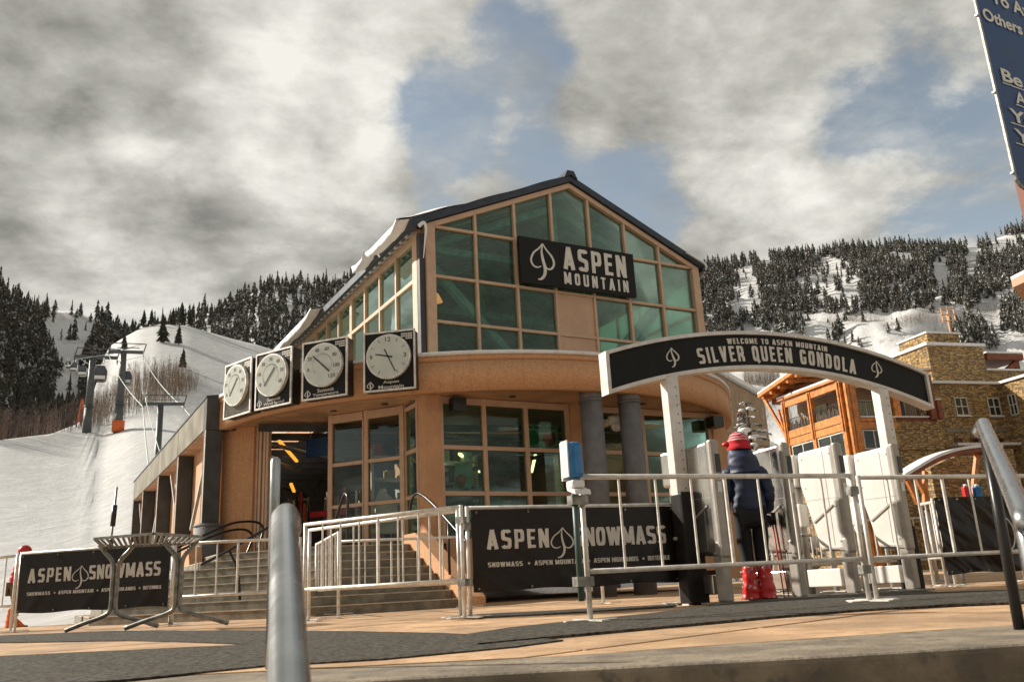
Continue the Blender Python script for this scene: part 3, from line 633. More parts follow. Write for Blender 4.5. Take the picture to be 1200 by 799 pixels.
# bare aspens and shrubs: many thin twigs
def twig_mass(name, label, spots, mt, per=16):
    mb = MB()
    for (p, h) in spots:
        b = Vector(p); lean = Vector((random.uniform(-.06, .06), random.uniform(-.06, .06), 1)); w = h*.0075
        top = b+lean*h; sd_ = Vector((random.uniform(-1, 1), random.uniform(-1, 1), 0)).normalized()*w
        vs = [b-sd_, b+sd_, top]; fs = [(0, 1, 2)]
        for k in range(per):
            t = random.uniform(.15, .92); a = random.uniform(0, 6.28); q = b+lean*h*t; L = h*random.uniform(.14, .34)*(1.1-t*.5)
            e = q+Vector((math.cos(a)*.55, math.sin(a)*.55, random.uniform(.55, 1.1)))*L; s2 = Vector((math.sin(a), -math.cos(a), 0))*h*.0032
            n = len(vs); vs += [q-s2, q+s2, e]; fs.append((n, n+1, n+2))
        mb.add(vs, fs)
    o = mb.build(name, mt); stuff(o); return tag(o, label, 'bare trees')
sp = []
for _ in range(2300):
    x = random.uniform(103, 246); base = np.interp(x, [95, 120, 160, 200, 235, 246], [506, 502, 487, 471, 458, 456]); top = np.interp(x, [95, 120, 150, 200, 246], [488, 474, 446, 438, 446])
    if x > 222 and random.random() < (x-222)/26: continue
    y = random.uniform(top, base); p = H_run.hit(x, y); sp.append((p, math.hypot(p[0], p[1])*random.uniform(11, 28)/F_PX*(1 if x < 215 else .8-.02*(x-215))))
twig_mass('aspen_grove', 'bare brown aspen grove on the slope behind the gondola pylons', sp, 'twig')
sp = []
for _ in range(420):
    x = random.uniform(-40, 100); y = random.uniform(508, 516)-np.interp(x, [0, 100], [0, 12]); p = H_run.hit(x, y); sp.append((p, math.hypot(p[0], p[1])*random.uniform(14, 36)/F_PX))
twig_mass('shrub_thicket', 'reddish brown bare shrubs at the far left edge of the piste', sp, 'twig_red')
sp = []
for _ in range(2400):
    if random.random() < .42: x = random.uniform(972, 1084); y = random.gauss(380+3*math.sin(x*.08), 3.2)
    elif random.random() < .15: x = random.uniform(850, 1100); y = random.gauss(370, 4)
    else: x = random.uniform(1078, 1215); y = random.gauss(373-.08*(x-1090), 8)
    p = H_right.hit(x, y); sp.append((p, math.hypot(p[0], p[1])*random.uniform(5, 11)/F_PX))
for _ in range(420):
    x = random.uniform(873, 915); y = random.gauss(452, 5); p = H_right.hit(x, y); sp.append((p, math.hypot(p[0], p[1])*random.uniform(12, 24)/F_PX))
twig_mass('scrub', 'bands of brown scrub across the lower right hillside', sp, 'twig', 9)

# ================================================================== gondola terminal
AZ = rad(60.8); D1 = np.array([math.sin(AZ), math.cos(AZ), 0]); D2 = np.array([-math.cos(AZ), math.sin(AZ), 0])
PC = aty(498, 560, 16.5)*np.array([1, 1, 0]); TRZ = math.pi/2-AZ
def WT(u, v, z=0.): return PC+D1*u+D2*v+np.array([0, 0, z])
T = thing('gondola_terminal', 'brown stucco gondola terminal with gabled green glass upper hall and curved canopy', 'building', PC, TRZ)
FL = 1.12; ZB, ZT = 3.90, 4.59; CU, CV, CR = 3.54, 5.06, 6.65
U = [.30, 1.256, 2.225, 3.19, 4.20, 5.19, 6.16, 7.13]; ZR = [4.62, 5.48, 6.45, 7.54]
zr = lambda u: 9.04-.442*abs(u-3.715)
DEPTH = 13.0
# --- upper hall: posts, rafters, mullions, transoms, panes
for a, b in ((.10, .30), (7.13, 7.33)): MB().box(a, b, -.10, .14, 4.55, 7.50).build('post', 'frame', T)
for s in (-1, 1):
    e = 3.715+s*3.62
    pts = [(3.715, -.095, 9.04+.11), (e, -.095, zr(e)+.11), (e, -.095, zr(e)-.005), (3.715, -.095, 9.04-.005)]
    MB().prism(pts, (0, .2, 0)).build('rafter', 'frame', T)
for i in range(1, 7): MB().box(U[i]-.030, U[i]+.030, -.075, .05, 4.6, zr(U[i])).build('mullion', 'frame', T)
for z in ZR[1:]: 
    for a, b in zip(U[:-1], U[1:]): 
        lo = a+.028 if a > .31 else a; hi = b-.028 if b < 7.1 else b
        MB().box(lo, hi, -.066, .045, z-.029, z+.029).build('transom', 'frame', T)
for i in range(7):
    for k in range(4):
        z0 = ZR[k]; a, b = U[i], U[i+1]
        if k < 3:
            if i == 3 and k < 2: MB().box(a+.03, b-.03, -.03, .01, z0+.03, ZR[k+1]-.03).build('spandrel_panel', 'tan_panel', T); continue
            MB().box(a, b, -.006, .006, z0, ZR[k+1]).build('pane', 'glass_up', T)
        else:
            top = [(b, zr(b)), (a, zr(a))] if i != 3 else [(b, zr(b)), (3.715, 9.04), (a, zr(a))]
            MB().prism([(a, -.006, z0), (b, -.006, z0)]+[(x, -.006, max(z, z0+.01)) for x, z in top], (0, .012, 0)).build('pane', 'glass_up', T)
# --- side walls of the hall
V = [.36+1.02*k for k in range(13)]
for side, ux, gm in ((0, .05, 'glass_side'), (1, 7.38, 'glass_glow')):
    w0, w1 = ux-.06, ux+.06
    MB().box(w0-.02, w1+.02, .12, .36, 4.6, 7.5).build('post', 'frame', T)
    MB().box(w0-.012, w1+.012, .36, DEPTH, 7.30, 7.52).build('header', 'frame', T)
    MB().box(w0-.012, w1+.012, .36, DEPTH, 4.95 if side else 5.02, 5.36).build('sill', 'frame', T)
    MB().box(w0, w1, .14, DEPTH, 4.55, 5.02).build('wall', 'stucco', T)
    for k, v in enumerate(V[1:]): MB().box(w0, w1, v-(.08 if k % 4 == 3 else .035), v+(.08 if k % 4 == 3 else .035), 5.36, 7.3).build('mullion', 'frame', T)
    MB().box(w0+.004, w1-.004, .36, DEPTH, 6.40, 6.48).build('transom', 'frame', T)
    for a, b in zip(V[:-1], V[1:]):
        for z0, z1 in ((5.36, 6.44), (6.44, 7.30)): MB().box(ux-.006, ux+.006, a, b, z0, z1).build('pane', gm, T)
MB().box(-.03, .085, -.03, .10, 4.6, 7.35).build('downpipe', 'gutter', T)
# --- roof
def roof_side(s):
    e = 3.715+s*(3.76 if s > 0 else 3.92); m = MB()
    y0, y1, th, dz = -.16, DEPTH+.4, .16, .13
    m.prism([(3.715, y0, 9.04+dz), (e, y0, zr(e)+dz), (e, y0, zr(e)+dz+th), (3.715, y0, 9.04+dz+th)], (0, y1-y0, 0))
    for k in range(26): 
        y = .2+k*.5; m.bar((3.715+s*.1, y, 9.04+.31-.0442), (e, y, zr(e)+.31), .03, .05)
    m.bar((e, -.18, zr(e)+.16), (e, DEPTH, zr(e)+.16), .14, .17)
    return m.build('roof', 'roof_metal', T)
RL, RR = roof_side(-1), roof_side(1)
MB().prism([(3.715-.18, -.2, 9.23), (3.715, -.2, 9.32), (3.715+.18, -.2, 9.23), (3.715+.09, -.2, 9.42), (3.715-.09, -.2, 9.42)], (0, DEPTH, 0)).build('ridge_cap', 'roof_metal', T)
for s in (-1, 1):
    e = 3.715+s*3.9
    m = MB().prism([(3.715, .16, 9.13), (e, .16, zr(e)+.09), (e, .16, zr(e)+.06), (3.715, .16, 9.10)], (0, DEPTH-.1, 0))
    for k in range(40): y = .3+k*.32; m.bar((3.715, y, 9.09), (e, y, zr(e)+.05), .1, .05)
    m.build('roof_deck', 'deck', T)
def snow_roll(v0, v1, seed, size=1.0):
    def fn(a, b):
        v = v0+(v1-v0)*a; t = b; ends = min(1, 6*a*(1-a)+.25)
        n = mnoise.fractal(Vector((v*1.3, t*2, seed)), 1, 2, 3)
        u = 1.0-1.52*t; h = (.15*size+.07*n)*ends
        zz = zr(max(u, -.29))+.30
        if t < .86: return (u, v, zz+h*math.sin(min(1, t*3)*math.pi/2))
        q = (t-.86)/.14; return (u-.02*math.sin(q*math.pi)-.10*size*math.sin(q*2.6), v, zz+h-(h+.30*size*ends+.12*n)*q)
    m = MB().grid(fn, 40, 22)
    fn2 = lambda a, b: (lambda p, q: tuple(p[i]*(1-b)+q[i]*b for i in range(3)))(fn(a, 1), (.3, v0+(v1-v0)*a, zr(.3)+.2))
    m.grid(fn2, 40, 2)
    return m.build('roof_snow', 'snow', RL)
snow_roll(-.14, 1.75, 1, 1.0); snow_roll(1.9, 2.7, 4, .85); snow_roll(6.0, DEPTH+.2, 8, 1.1)
MB().grid(lambda a, b: (-.26+3.9*a, -.17+.5*b, zr(-.26+3.9*a)+.295+.05*math.sin(a*3.0)*math.sin(math.pi*b)+.01*math.sin(a*17)), 50, 6).build('roof_snow', 'snow', RL)
MB().tube(smooth_path([(6.9, -.22, 7.86), (7.3, -.24, 7.69), (7.48, -.22, 7.58), (7.5, -.1, 7.45)]), .03, 7).build('roof_snow', 'snow', RR)
m = MB().tube(smooth_path([(-.10, -.2, 7.42), (-.0, -.23, 7.50), (.05, -.22, 7.38), (.03, -.2, 7.1), (.0, -.18, 6.75)]), .045, 7, r_end=.008); m.build('icicle', 'snow', T)
# --- hall interior
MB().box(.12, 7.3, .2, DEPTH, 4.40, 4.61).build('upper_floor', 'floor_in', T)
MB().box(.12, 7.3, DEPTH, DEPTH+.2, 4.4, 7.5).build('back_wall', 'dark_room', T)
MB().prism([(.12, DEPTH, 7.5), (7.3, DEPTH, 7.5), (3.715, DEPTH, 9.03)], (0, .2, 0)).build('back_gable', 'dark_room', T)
for y in (.75, 4.6, 8.6):
    for a, b in (((.3, y, 7.25), (2.9, y, 4.66)), ((7.1, y, 7.25), (4.5, y, 4.66)), ((.25, y, 7.3), (3.715, y, 8.85)), ((7.2, y, 7.3), (3.715, y, 8.85)), ((.3, y, 7.36), (7.15, y, 7.36)), ((3.715, y, 7.36), (3.715, y, 8.8))):
        MB().bar(a, b, .16, .16).build('truss_member', 'teal', T)
for a, b in (((7.15, 1.0, 7.2), (7.15, 4.4, 4.8)), ((7.15, 8.4, 7.2), (7.15, 4.8, 4.8)), ((.3, 1.0, 7.2), (.3, 4.4, 4.8))): MB().bar(a, b, .14, .14).build('truss_member', 'teal', T)
for (a, b) in (((1.1, 2.4, 5.02), (6.6, 2.0, 5.0)), ((3.3, 5, 5.6), (6.9, 5, 6.3)), ((1.4, 1.4, 4.9), (2.5, 1.4, 4.95))): MB().tube([a, b], .035, 8).build('pipe', 'teal_light', T)
m = MB().tube([(.50, .4, 6.40), (.50, .4, 6.22)], .015, 8).cyl((.50, .4), .09, 6.17, 6.23, 16, r1=.06).cyl((.50, .4), .15, 6.05, 6.17, 16, r1=.09)
m.build('pendant_lamp', 'pendant', T)
# --- canopy
def arc(a0, a1, r, n): return [(CU+r*math.cos(rad(a0+(a1-a0)*k/n)), CV+r*math.sin(rad(a0+(a1-a0)*k/n))) for k in range(n+1)]
A0, A1 = 187.0, 352.0
def ring(r0, r1, z0, z1, name, mt, a0=A0, a1=A1, n=72, smooth=True):
    o_, i_ = arc(a0, a1, r1, n), arc(a0, a1, r0, n); m = MB(); N = n+1
    vs = [(x, y, z0) for x, y in o_]+[(x, y, z1) for x, y in o_]+[(x, y, z1) for x, y in i_]+[(x, y, z0) for x, y in i_]
    for q in range(4): 
        a, b = q*N, ((q+1) % 4)*N
        m.add([vs[a+k] for k in range(N)]+[vs[b+k] for k in range(N)], [(k, k+1, N+k+1, N+k) for k in range(n)], 0, True)
    return m.build(name, mt, T)
ring(CR-.25, CR, ZB, ZT-.12, 'fascia', 'stucco'); ring(CR-.22, CR-.018, ZT-.12, ZT-.105, 'fascia_groove', 'stucco_smooth'); ring(CR-.25, CR+.012, ZT-.105, ZT, 'fascia_cap', 'stucco')
rs = ring(CR-.30, CR+.045, ZT, ZT+.07, 'canopy_coping', 'coping')
sof = MB().prism([(x, y, ZB+.045) for x, y in arc(A0, A1, CR-.2, 60)], (0, 0, .05)); sof.build('soffit', 'soffit', T)
MB().prism([(x, y, ZT-.2) for x, y in arc(A0, A1, CR-.26, 60)], (0, 0, .08)).build('canopy_roof', 'roof_metal', T)
MB().grid(lambda a, b: (CU+(CR-.34-2.0*b)*math.cos(rad(205+130*a)), CV+(CR-.34-2.0*b)*math.sin(rad(205+130*a)), ZT-.10+.16*b*(1+.2*math.sin(40*a))), 70, 6).build('canopy_snow', 'snow', T)
for a in (214, 226, 252, 268, 284, 300): 
    x, y = CU+(CR-.9)*math.cos(rad(a)), CV+(CR-.9)*math.sin(rad(a)); MB().cyl((x, y), .07, ZB+.025, ZB+.055, 16).build('downlight', 'dark_steel', T)
# --- right-hand front: storefront
GT = 3.87
MB().box(-.02, .30, -.12, .25, FL-1.2, ZB+.045).build('pier', 'stucco_smooth', T)
LZ = [1.20, 2.05, 2.94, 3.80]
def storefront(us, y, gm):
    for i, u in enumerate(us): MB().box(u-.045, u+.045, y-.055, y+.06, FL, ZB+.04).build('mullion', 'frame', T)
    for a, b in zip(us[:-1], us[1:]):
        MB().box(a+.04, b-.04, y-.05, y+.05, LZ[3], ZB+.03).build('transom', 'frame', T); MB().box(a+.04, b-.04, y-.06, y+.07, .4, LZ[0]).build('base_panel', 'stucco_smooth', T)
        for z in LZ[1:3]: MB().box(a+.044, b-.044, y-.046, y+.045, z-.04, z+.04).build('transom', 'frame', T)
        for z0, z1 in zip(LZ[:-1], LZ[1:]): MB().box(a+.04, b-.04, y-.006, y+.006, z0, z1).build('pane', gm, T)
storefront([.345, 1.29, 2.26, 3.26], 0, 'glass_low')
MB().box(3.31, 3.92, -.10, .3, .2, ZB+.04).build('pier', 'stucco_smooth', T)
storefront([3.965, 5.24, 6.2, 7.16], 0, 'glass_low')
MB().box(7.205, 7.6, -.1, .35, .2, ZB+.04).build('pier', 'stucco_smooth', T)
MB().box(7.3, 7.6, .36, 12, .2, ZB+.04).build('wall', 'stucco_smooth', T)
# columns carrying the canopy
for px in (692, 737):
    q = gz(px, 467+ (px-692)*.05, ZB-.1); d = q-PC; x, y = d @ D1, d @ D2
    m = MB().cyl((x, y), .225, 0, ZB-.16, 32).cyl((x, y), .245, ZB-.16, ZB-.13, 32).cyl((x, y), .225, ZB-.13, ZB+.05, 32)
    m.build('column', 'gray_col', T)
m = MB().tube([(4.05, -.12, 3.46), (4.05, -.62, 3.50)], .05, 10).cyl((4.05, -.7), .17, 3.40, 3.58, 20).sphere((4.05, -.7, 3.38), .12, 16, 8); m.build('security_camera', 'white_plastic', T)
MB().box(.50, .78, -.32, -.1, 3.62, 3.88).build('loudspeaker', 'blackpaint', T); MB().box(7.0, 7.3, -.4, -.12, 3.55, 3.8).build('loudspeaker', 'blackpaint', T)
# --- little return wall and the door wall (chamfer)
for v0 in (.30, .95): MB().box(-.03, .05, v0-.045, v0+.045, FL, ZB+.04).build('mullion', 'frame', T)
for z in LZ[1:3]+[3.83]: MB().box(-.026, .046, .345, .905, z-.04, z+.04).build('transom', 'frame', T)
for z0, z1 in zip(LZ[:-1], LZ[1:]): MB().box(.004, .016, .345, .905, z0, z1).build('pane', 'glass_low', T)
MB().box(.07, .08, .40, .86, 2.1, 3.75).build('notice_poster', 'signblue', T)
DE = Vector((-.613, .789, 0)).normalized(); DN = Vector((-DE.y, DE.x, 0))
DS = Vector((0, .95, 0))
def dw(s, o, z): return DS+DE*s+DN*o*1.0+Vector((0, 0, z))
# DN must point out of the building
if DN.dot(Vector((-1, -1, 0))) < 0: DN = -DN
def dbox(s0, s1, o0, o1, z0, z1, name, mt):
    P = [dw(s0, o0, z0), dw(s1, o0, z0), dw(s1, o1, z0), dw(s0, o1, z0)]; return MB().prism(P, (0, 0, z1-z0)).build(name, mt, T)
for s in (.07, .92, 1.80): dbox(s-.05, s+.05, -.05, .05, FL, ZB+.04, 'mullion', 'frame')
dbox(.975, 1.0, -.04, .062, FL, 3.78, 'door_stile', 'frame')
for a, b in ((.12, .87), (1.0, 1.75)):
    dbox(a, b, -.045, .045, 3.76, ZB+.03, 'transom', 'frame')
    for z in (2.02, 2.88): dbox(a, b, -.04, .04, z-.035, z+.035, 'transom', 'frame')
    for z0, z1 in ((1.16, 2.02), (2.02, 2.88), (2.88, 3.76)): dbox(a, b, -.006, .006, z0, z1, 'pane', 'glass_door')
for s in (3.44, 3.52, 3.63, 3.72): dbox(s-.03, s+.03, -.06, .04, FL, ZB+.03, 'door_track', 'frame')
dbox(3.76, 4.62, -.35, .10, .2, ZB+.04, 'pier', 'stucco')
# --- ground-floor interior
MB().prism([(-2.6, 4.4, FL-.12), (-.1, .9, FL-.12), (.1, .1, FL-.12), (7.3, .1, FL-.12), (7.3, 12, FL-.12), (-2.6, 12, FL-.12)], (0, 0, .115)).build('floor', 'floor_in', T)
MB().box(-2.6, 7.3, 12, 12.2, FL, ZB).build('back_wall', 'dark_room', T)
for k, (a, b) in enumerate((((-1.7, 4.4, 3.72), (-.5, 7.4, 3.72)), ((-2.2, 6, 3.7), (-1.9, 8.5, 3.7)), ((2.4, 3.5, 3.4), (4.4, 6.5, 3.4)), ((1.9, 3.8, 3.1), (4.0, 7.2, 3.1)), ((4.8, 4, 3.5), (6.4, 7, 3.5)), ((-.9, 6.4, 3.0), (-.4, 8, 3.0)))):
    MB().bar(a, b, .07, .05).build('strip_light', 'orange_lamp' if k in (0, 1, 5) else 'tube_lamp', T)
for k in range(9):
    y = 1.4+k*1.2; MB().bar((-2.4, y+2, 3.82), (7.2, y, 3.82), .08, .16).build('ceiling_beam', 'dark_steel', T)
for a, b in (((-2.4, 4.6, 3.5), (1.5, 10, 3.4)), ((-2.0, 4.2, 3.62), (2.6, 8.5, 3.6)), ((-2.2, 6.2, 3.3), (.8, 11, 3.2)), ((.8, 1.5, 3.5), (6.8, 3, 3.3)), ((.6, 2.8, 2.6), (5.8, 3.6, 3.6))): MB().tube([a, b], .05, 8).build('pipe', 'galv_dark', T)
# --- left wing behind the dark pillars
MB().box(-2.95, -2.65, 4.85, 19.2, .2, ZB+.1).build('wall', 'stucco_smooth', T)
for v in (5.0, 8.9, 12.8, 16.4):
    w = MB()
    for z in (1.25, 2.35, 3.60): w.box(-3.0, -2.945, v-.04, v+1.64, z-.05, z+.05)
    for q in (0, .8, 1.6): w.box(-2.996, -2.948, v+q-.04, v+q+.04, 1.3, 3.55)
    f = w.build('window', 'frame', T)
    for a in (0, .8):
        for z0, z1 in ((1.3, 2.3), (2.4, 3.55)): MB().box(-2.985, -2.972, v+a+.04, v+a+.76, z0, z1).build('pane', 'darkwin', f)
PV = [4.43, 8.4, 12.3, 16.2, 19.3]
MB().box(-3.3, -2.62, 4.60, 19.25, ZB+.02, ZB+.12).build('soffit', 'soffit', T)
MB().box(-3.34, -2.66, 4.25, 4.58, ZB, ZT+.02).build('fascia_end', 'dark_steel', T); MB().box(-2.655, -2.35, 4.28, 4.6, ZB+.002, ZT-.12).build('fascia_end', 'dark_steel', T)
MB().box(-3.36, -2.4, 4.24, 19.4, ZT+.024, ZT+.06).build('parapet_cap', 'dark_steel', T)
MB().box(-3.2, -2.4, 4.6, 19.3, ZB+.13, ZT).build('parapet', 'dark_steel', T)
for a, b in zip(PV[:-1], PV[1:]):
    a2 = 4.6 if a < 4.5 else a+.03
    MB().box(-3.34, -3.205, a2, b-.03, ZB+.03, ZT+.015).build('fascia_panel', 'fascia_panel', T)
for i, v in enumerate(PV):
    f = MB().box(-3.32, -2.98, v-.15, v+.19, .3, ZB+.02).build('pillar', 'dark_steel', T)
    MB().cyl((-3.15, v+.02), .30, 0, 1.88, 24).cyl((-3.15, v+.02), .315, 1.82, 1.86, 24).build('pillar_base', 'gray_col', f)
    MB().box(-3.335, -3.322, v-.14, v-.04, 1.9, ZB).build('pillar_lit_strip', 'plaster_brace', f)  # pale strip standing in for sunlight on the pillar's left face
    if i < 4:
        MB().bar((-3.15, v+.35, 3.75 if i % 2 == 0 else 2.0), (-3.15, v+2.4, 1.95 if i % 2 == 0 else 3.75), .07, .09).build('brace', 'plaster_brace', T)
m = MB().grid(lambda a, b: (-3.3+1.0*a, 4.25+1.2*b, ZT+.07+.16*math.sin(math.pi*a)*math.sin(math.pi*min(1, b+.1))), 10, 10); m.build('parapet_snow', 'snow', T)
m = MB().box(-2.72, -2.58, 4.45, 4.6, 4.6, 5.45).box(-2.85, -2.70, 4.42, 4.56, 5.05, 5.3).box(-2.9, -2.5, 4.4, 4.62, 5.25, 5.4).build('floodlight', 'blackpaint', T)
# --- big sign on the gable
sg = thing('name_sign', 'black rectangular sign reading ASPEN MOUNTAIN with leaf emblem on the glass gable', 'sign', WT(2.22, -.20, 6.5), TRZ)
MB().box(0, 1.02, -.03, .05, 0, 1.06).build('sign_board', 'black_sign', sg); MB().box(1.024, 2.04, -.033, .047, -.002, 1.062).build('sign_board', 'black_sign', sg); MB().box(2.044, 3.04, -.03, .05, .001, 1.061).build('sign_board', 'black_sign', sg)
gothic(sg, 'ASPEN', 1.10, 2.80, .44, .97, -.036, weight=1.0); gothic(sg, 'MOUNTAIN', 1.09, 2.82, .09, .37, -.036, gap=.16)
leaf_logo(sg, .56, .53, .58, .86, -.032, stroke=.045)
for x in (.3, 1.5, 2.7): MB().box(x-.03, x+.03, .05, .14, .1, .9).build('bracket', 'dark_steel', sg)
# --- four square dials hung on the canopy
def dial(ang, label, kind, words, z0=3.92):
    x, y = CU+(CR+.05)*math.cos(rad(ang)), CV+(CR+.05)*math.sin(rad(ang))
    t = thing('wall_dial', label, 'clock' if kind == 'clock' else 'gauge', WT(x, y, z0), TRZ+rad(ang+90), 'square dials along the canopy')
    w, h = 1.03, 1.17
    MB().box(-w/2+.02, w/2-.02, -.20, .04, .02, h-.02).build('case', 'blackpaint', t)
    f = MB()
    for a in ((-w/2, w/2, 0, .035), (-w/2, w/2, h-.035, h)): f.box(a[0], a[1], -.225, -.19, a[2], a[3])
    for a in ((-w/2, -w/2+.035), (w/2-.035, w/2)): f.box(a[0], a[1], -.224, -.191, .035, h-.035)
    f.build('frame', 'galv', t)
    MB().box(-w/2+.035, w/2-.035, -.212, -.2, .035, h-.035).build('face_board', 'dial_board_glare' if kind == 'pale' else 'black_sign', t)
    cz = .65; R = .405
    MB().disc((0, -.215, cz), (0, -1, 0), R+.03, 48, 0, .075).build('rim', 'galv', t)
    MB().disc((0, -.288, cz), (0, -1, 0), R, 48, 0, .006).build('dial_face', 'clock_face', t)
    def hand(deg, l, wd, back=.06):
        a = rad(90-deg); d = Vector((math.cos(a), 0, math.sin(a))); n = Vector((-d.z, 0, d.x))*wd/2; b = Vector((0, -.298, cz))
        MB().prism([b-d*back-n, b-d*back+n, b+d*l+n*.7, b+d*l-n*.7], (0, -.006, 0)).build('hand', 'clock_ink', t)
    def at(txt, deg, r, s, name='numeral'):
        a = rad(90-deg); x, z = r*math.cos(a), cz+r*math.sin(a); ww = s*.62*len(txt)
        lettering(t, txt, x-ww/2, x+ww/2, z-s/2, z+s/2, -.2945, 'clock_ink', name, bold=.004, depth=.003)
    if kind == 'clock':
        for k in range(12):
            if k in (0, 3, 9): continue
            if k == 6: continue
            a = rad(90-30*k); d = Vector((math.cos(a), 0, math.sin(a))); MB().bar(d*R*.78+Vector((0, -.295, cz)), d*R*.94+Vector((0, -.295, cz)), .014, .006).build('hour_mark', 'clock_ink', t)
        for s_, dg in (('12', 0), ('3', 90), ('9', 270)): at(s_, dg, R*.82, .085)
        hand(283, R*.62, .03, .09); hand(155, R*.82, .022, .16)
    else:
        nums = ('0', '20', '40', '60', '80', '100', '120') if kind == 'temp' else ('0', '10', '20', '30', '40', '50', '60')
        for k, s_ in enumerate(nums): at(s_, -120+k*(240/6)+(18 if kind == 'temp' else 0), R*.80, .075)
        for k in range(25):
            a = rad(90-(-130+k*260/24)); d = Vector((math.cos(a), 0, math.sin(a))); MB().bar(d*R*.50+Vector((0, -.295, cz)), d*R*.56+Vector((0, -.295, cz)), .010, .005).build('scale_mark', 'clock_ink', t)
        if kind == 'temp': hand(-47, R*.72, .035, .22)
        else: hand(-140, R*.66, .03, .18)
    inkm = 'letter' if kind != 'pale' else 'clock_ink'
    n = len(words)
    for k, wd in enumerate(words):
        ww = min(.58, .062*len(wd)); lettering(t, wd, -.02-ww/2+.05, -.02+ww/2+.05, .045+.085*(n-1-k), .115+.085*(n-1-k), -.213, inkm, 'caption', bold=.01, depth=.004)
    leaf_logo(t, -.38, .115, .12, .17, -.213, inkm, .004, .08)
    for i in range(5):
        for j in range(4):
            if j-(4-i)*.6 > 1.2 or (i < 2 and j > 2+i): continue
            MB().box(.455-.045*i-.036, .455-.045*i, -.216, -.212, 1.10-.045*j-.033, 1.10-.045*j).build('corner_dot', 'letter', t)
    return t
MT['dial_board_glare'] = mat('dial_board_glare', (.10, .085, .055), .22)  # board colour lightened to imitate sun glare on the leftmost gauge
dial(231, 'square clock captioned Aspen Mountain, the one nearest the glass gable', 'clock', ('Aspen', 'Mountain'))
dial(219.7, 'square temperature gauge captioned Summit Temperature on the curved canopy', 'temp', ('Summit', 'Temperature'))
dial(209, 'square gauge captioned Summit Wind Speed, on the canopy next to the temperature gauge', 'wind', ('Summit', 'Wind Speed'))
dial(199.3, 'sunlit square gauge seen nearly edge on, farthest left on the canopy', 'pale', ('Summit',))

# ================================================================== stairs up to the terminal doors
ST = thing('staircase', 'concrete steps climbing from the plaza to the terminal doors', 'stairs', PC, TRZ)
n2 = Vector((-.789, -.613)); n2.normalize(); off0 = 2.15
def stair_poly(k):
    v = -.10-.30*k; o = off0+.30*k; uL = -3.43-.30*k
    Q = ((o-n2.y*(v-.95))/n2.x, v)
    L = (uL, .95+(o-n2.x*uL)/n2.y)
    return [(-.38, v), Q, L, (uL, 6.0 if k > 0 else 5.5), (-.38, 6.0 if k > 0 else 5.5)], Q, L, v, uL
for k in range(8):
    poly, Q, L, v, uL = stair_poly(k); zt = FL-.14*k
    m = MB().prism([(x, y, zt-.165 if k < 7 else -.3) for x, y in poly], (0, 0, .165 if k < 7 else zt+.3))
    for a, b in (((-.382, v), Q), (Q, L), (L, (uL, 4.3))):
        a3, b3 = Vector((a[0], a[1], zt-.012)), Vector((b[0], b[1], zt-.012)); d = (b3-a3).normalized(); nn = Vector((-d.y, d.x, 0))
        if nn.dot(Vector((.5, 1, 0))) < 0: nn = -nn
        m.prism([a3-nn*.006, b3-nn*.006, b3+nn*.05, a3+nn*.05], (0, 0, .016), 1)
    m.build('step', ['concrete', 'nosing'], ST)
cw = [(-.37, .25, 1.30), (-.37, -.35, 1.30), (-.37, -2.5, .16), (-.37, -2.5, -.1), (-.37, .25, -.1)]
MB().prism(cw, (.30, 0, 0)).build('cheek_wall', 'stucco', ST)
MB().prism([(-3.72, 2.9, .7), (-3.72, 4.2, .7), (-3.72, 4.2, 1.45), (-3.72, 3.3, 1.35)], (.25, 0, 0)).build('cheek_wall', 'stucco', ST)
def handrail(name, label, pts, r=.024, m='blackpaint', group=None, posts=()):
    t = thing(name, label, 'handrail', (0, 0, 0), 0, group)
    MB().tube(smooth_path(pts, 8), r, 10).build('rail', m, t)
    for a, b in posts: MB().tube([a, b], r*.9, 10).build('post', m, t)
    return t
def rail_px(foot, fz, duv, px):
    """points of a handrail seen at pixels px, lying in the vertical plane through its foot along duv"""
    P0 = aty(foot[0], foot[1], -fz) if fz < 0 else gz(foot[0], foot[1], fz); d = D1*duv[0]+D2*duv[1]; n = np.array([-d[1], d[0], 0])
    return [tuple(onplane(x, y, P0, n)) for x, y in px]
n2t = (n2.x, n2.y)
handrail('stair_handrail', 'black looped stair handrail, rearmost at the left end of the steps', rail_px((300, 651), FL, n2t, [(186, 652), (225, 633.5), (266, 615), (285, 611), (302, 612), (308.5, 620), (305, 634), (300, 652)]), group='handrails on the terminal steps')
handrail('stair_handrail', 'black looped stair handrail, middle one at the left end of the steps', rail_px((284, 660), FL-.14, n2t, [(196, 652), (230, 636), (262, 623.5), (280, 620), (291, 622), (296, 630), (291, 644), (284, 664)]), group='handrails on the terminal steps')
P0 = rail_px((281, 711), -14.2, n2t, [(236, 661), (262, 648), (300, 626), (340, 604), (352, 600)]); leg = rail_px((281, 711), -14.2, n2t, [(268, 644), (276, 660), (280, 680), (281.5, 712)])
t = handrail('stair_handrail', 'straight black stair handrail rising to the open doorway', P0, group='handrails on the terminal steps'); MB().tube(leg, .022, 8).build('post', 'blackpaint', t)
handrail('stair_handrail', 'short black handrail loop in front of the glazed doors', rail_px((407, 636), FL, (0, -1), [(388, 632), (394, 607), (402, 582), (405, 578.5), (407.5, 583), (407.5, 600), (407, 637)]), group='handrails on the terminal steps')
t = handrail('stair_handrail', 'black handrail along the tan cheek wall right of the steps', rail_px((527, 676), -14.5, (0, -1), [(481, 603), (482, 588), (487, 579), (494, 579.5), (508, 591), (527, 612), (548, 636)]), group='handrails on the terminal steps')
MB().tube(rail_px((527, 676), -14.5, (0, -1), [(525.5, 612), (526, 640), (527, 673)]), .022, 8).build('post', 'blackpaint', t)

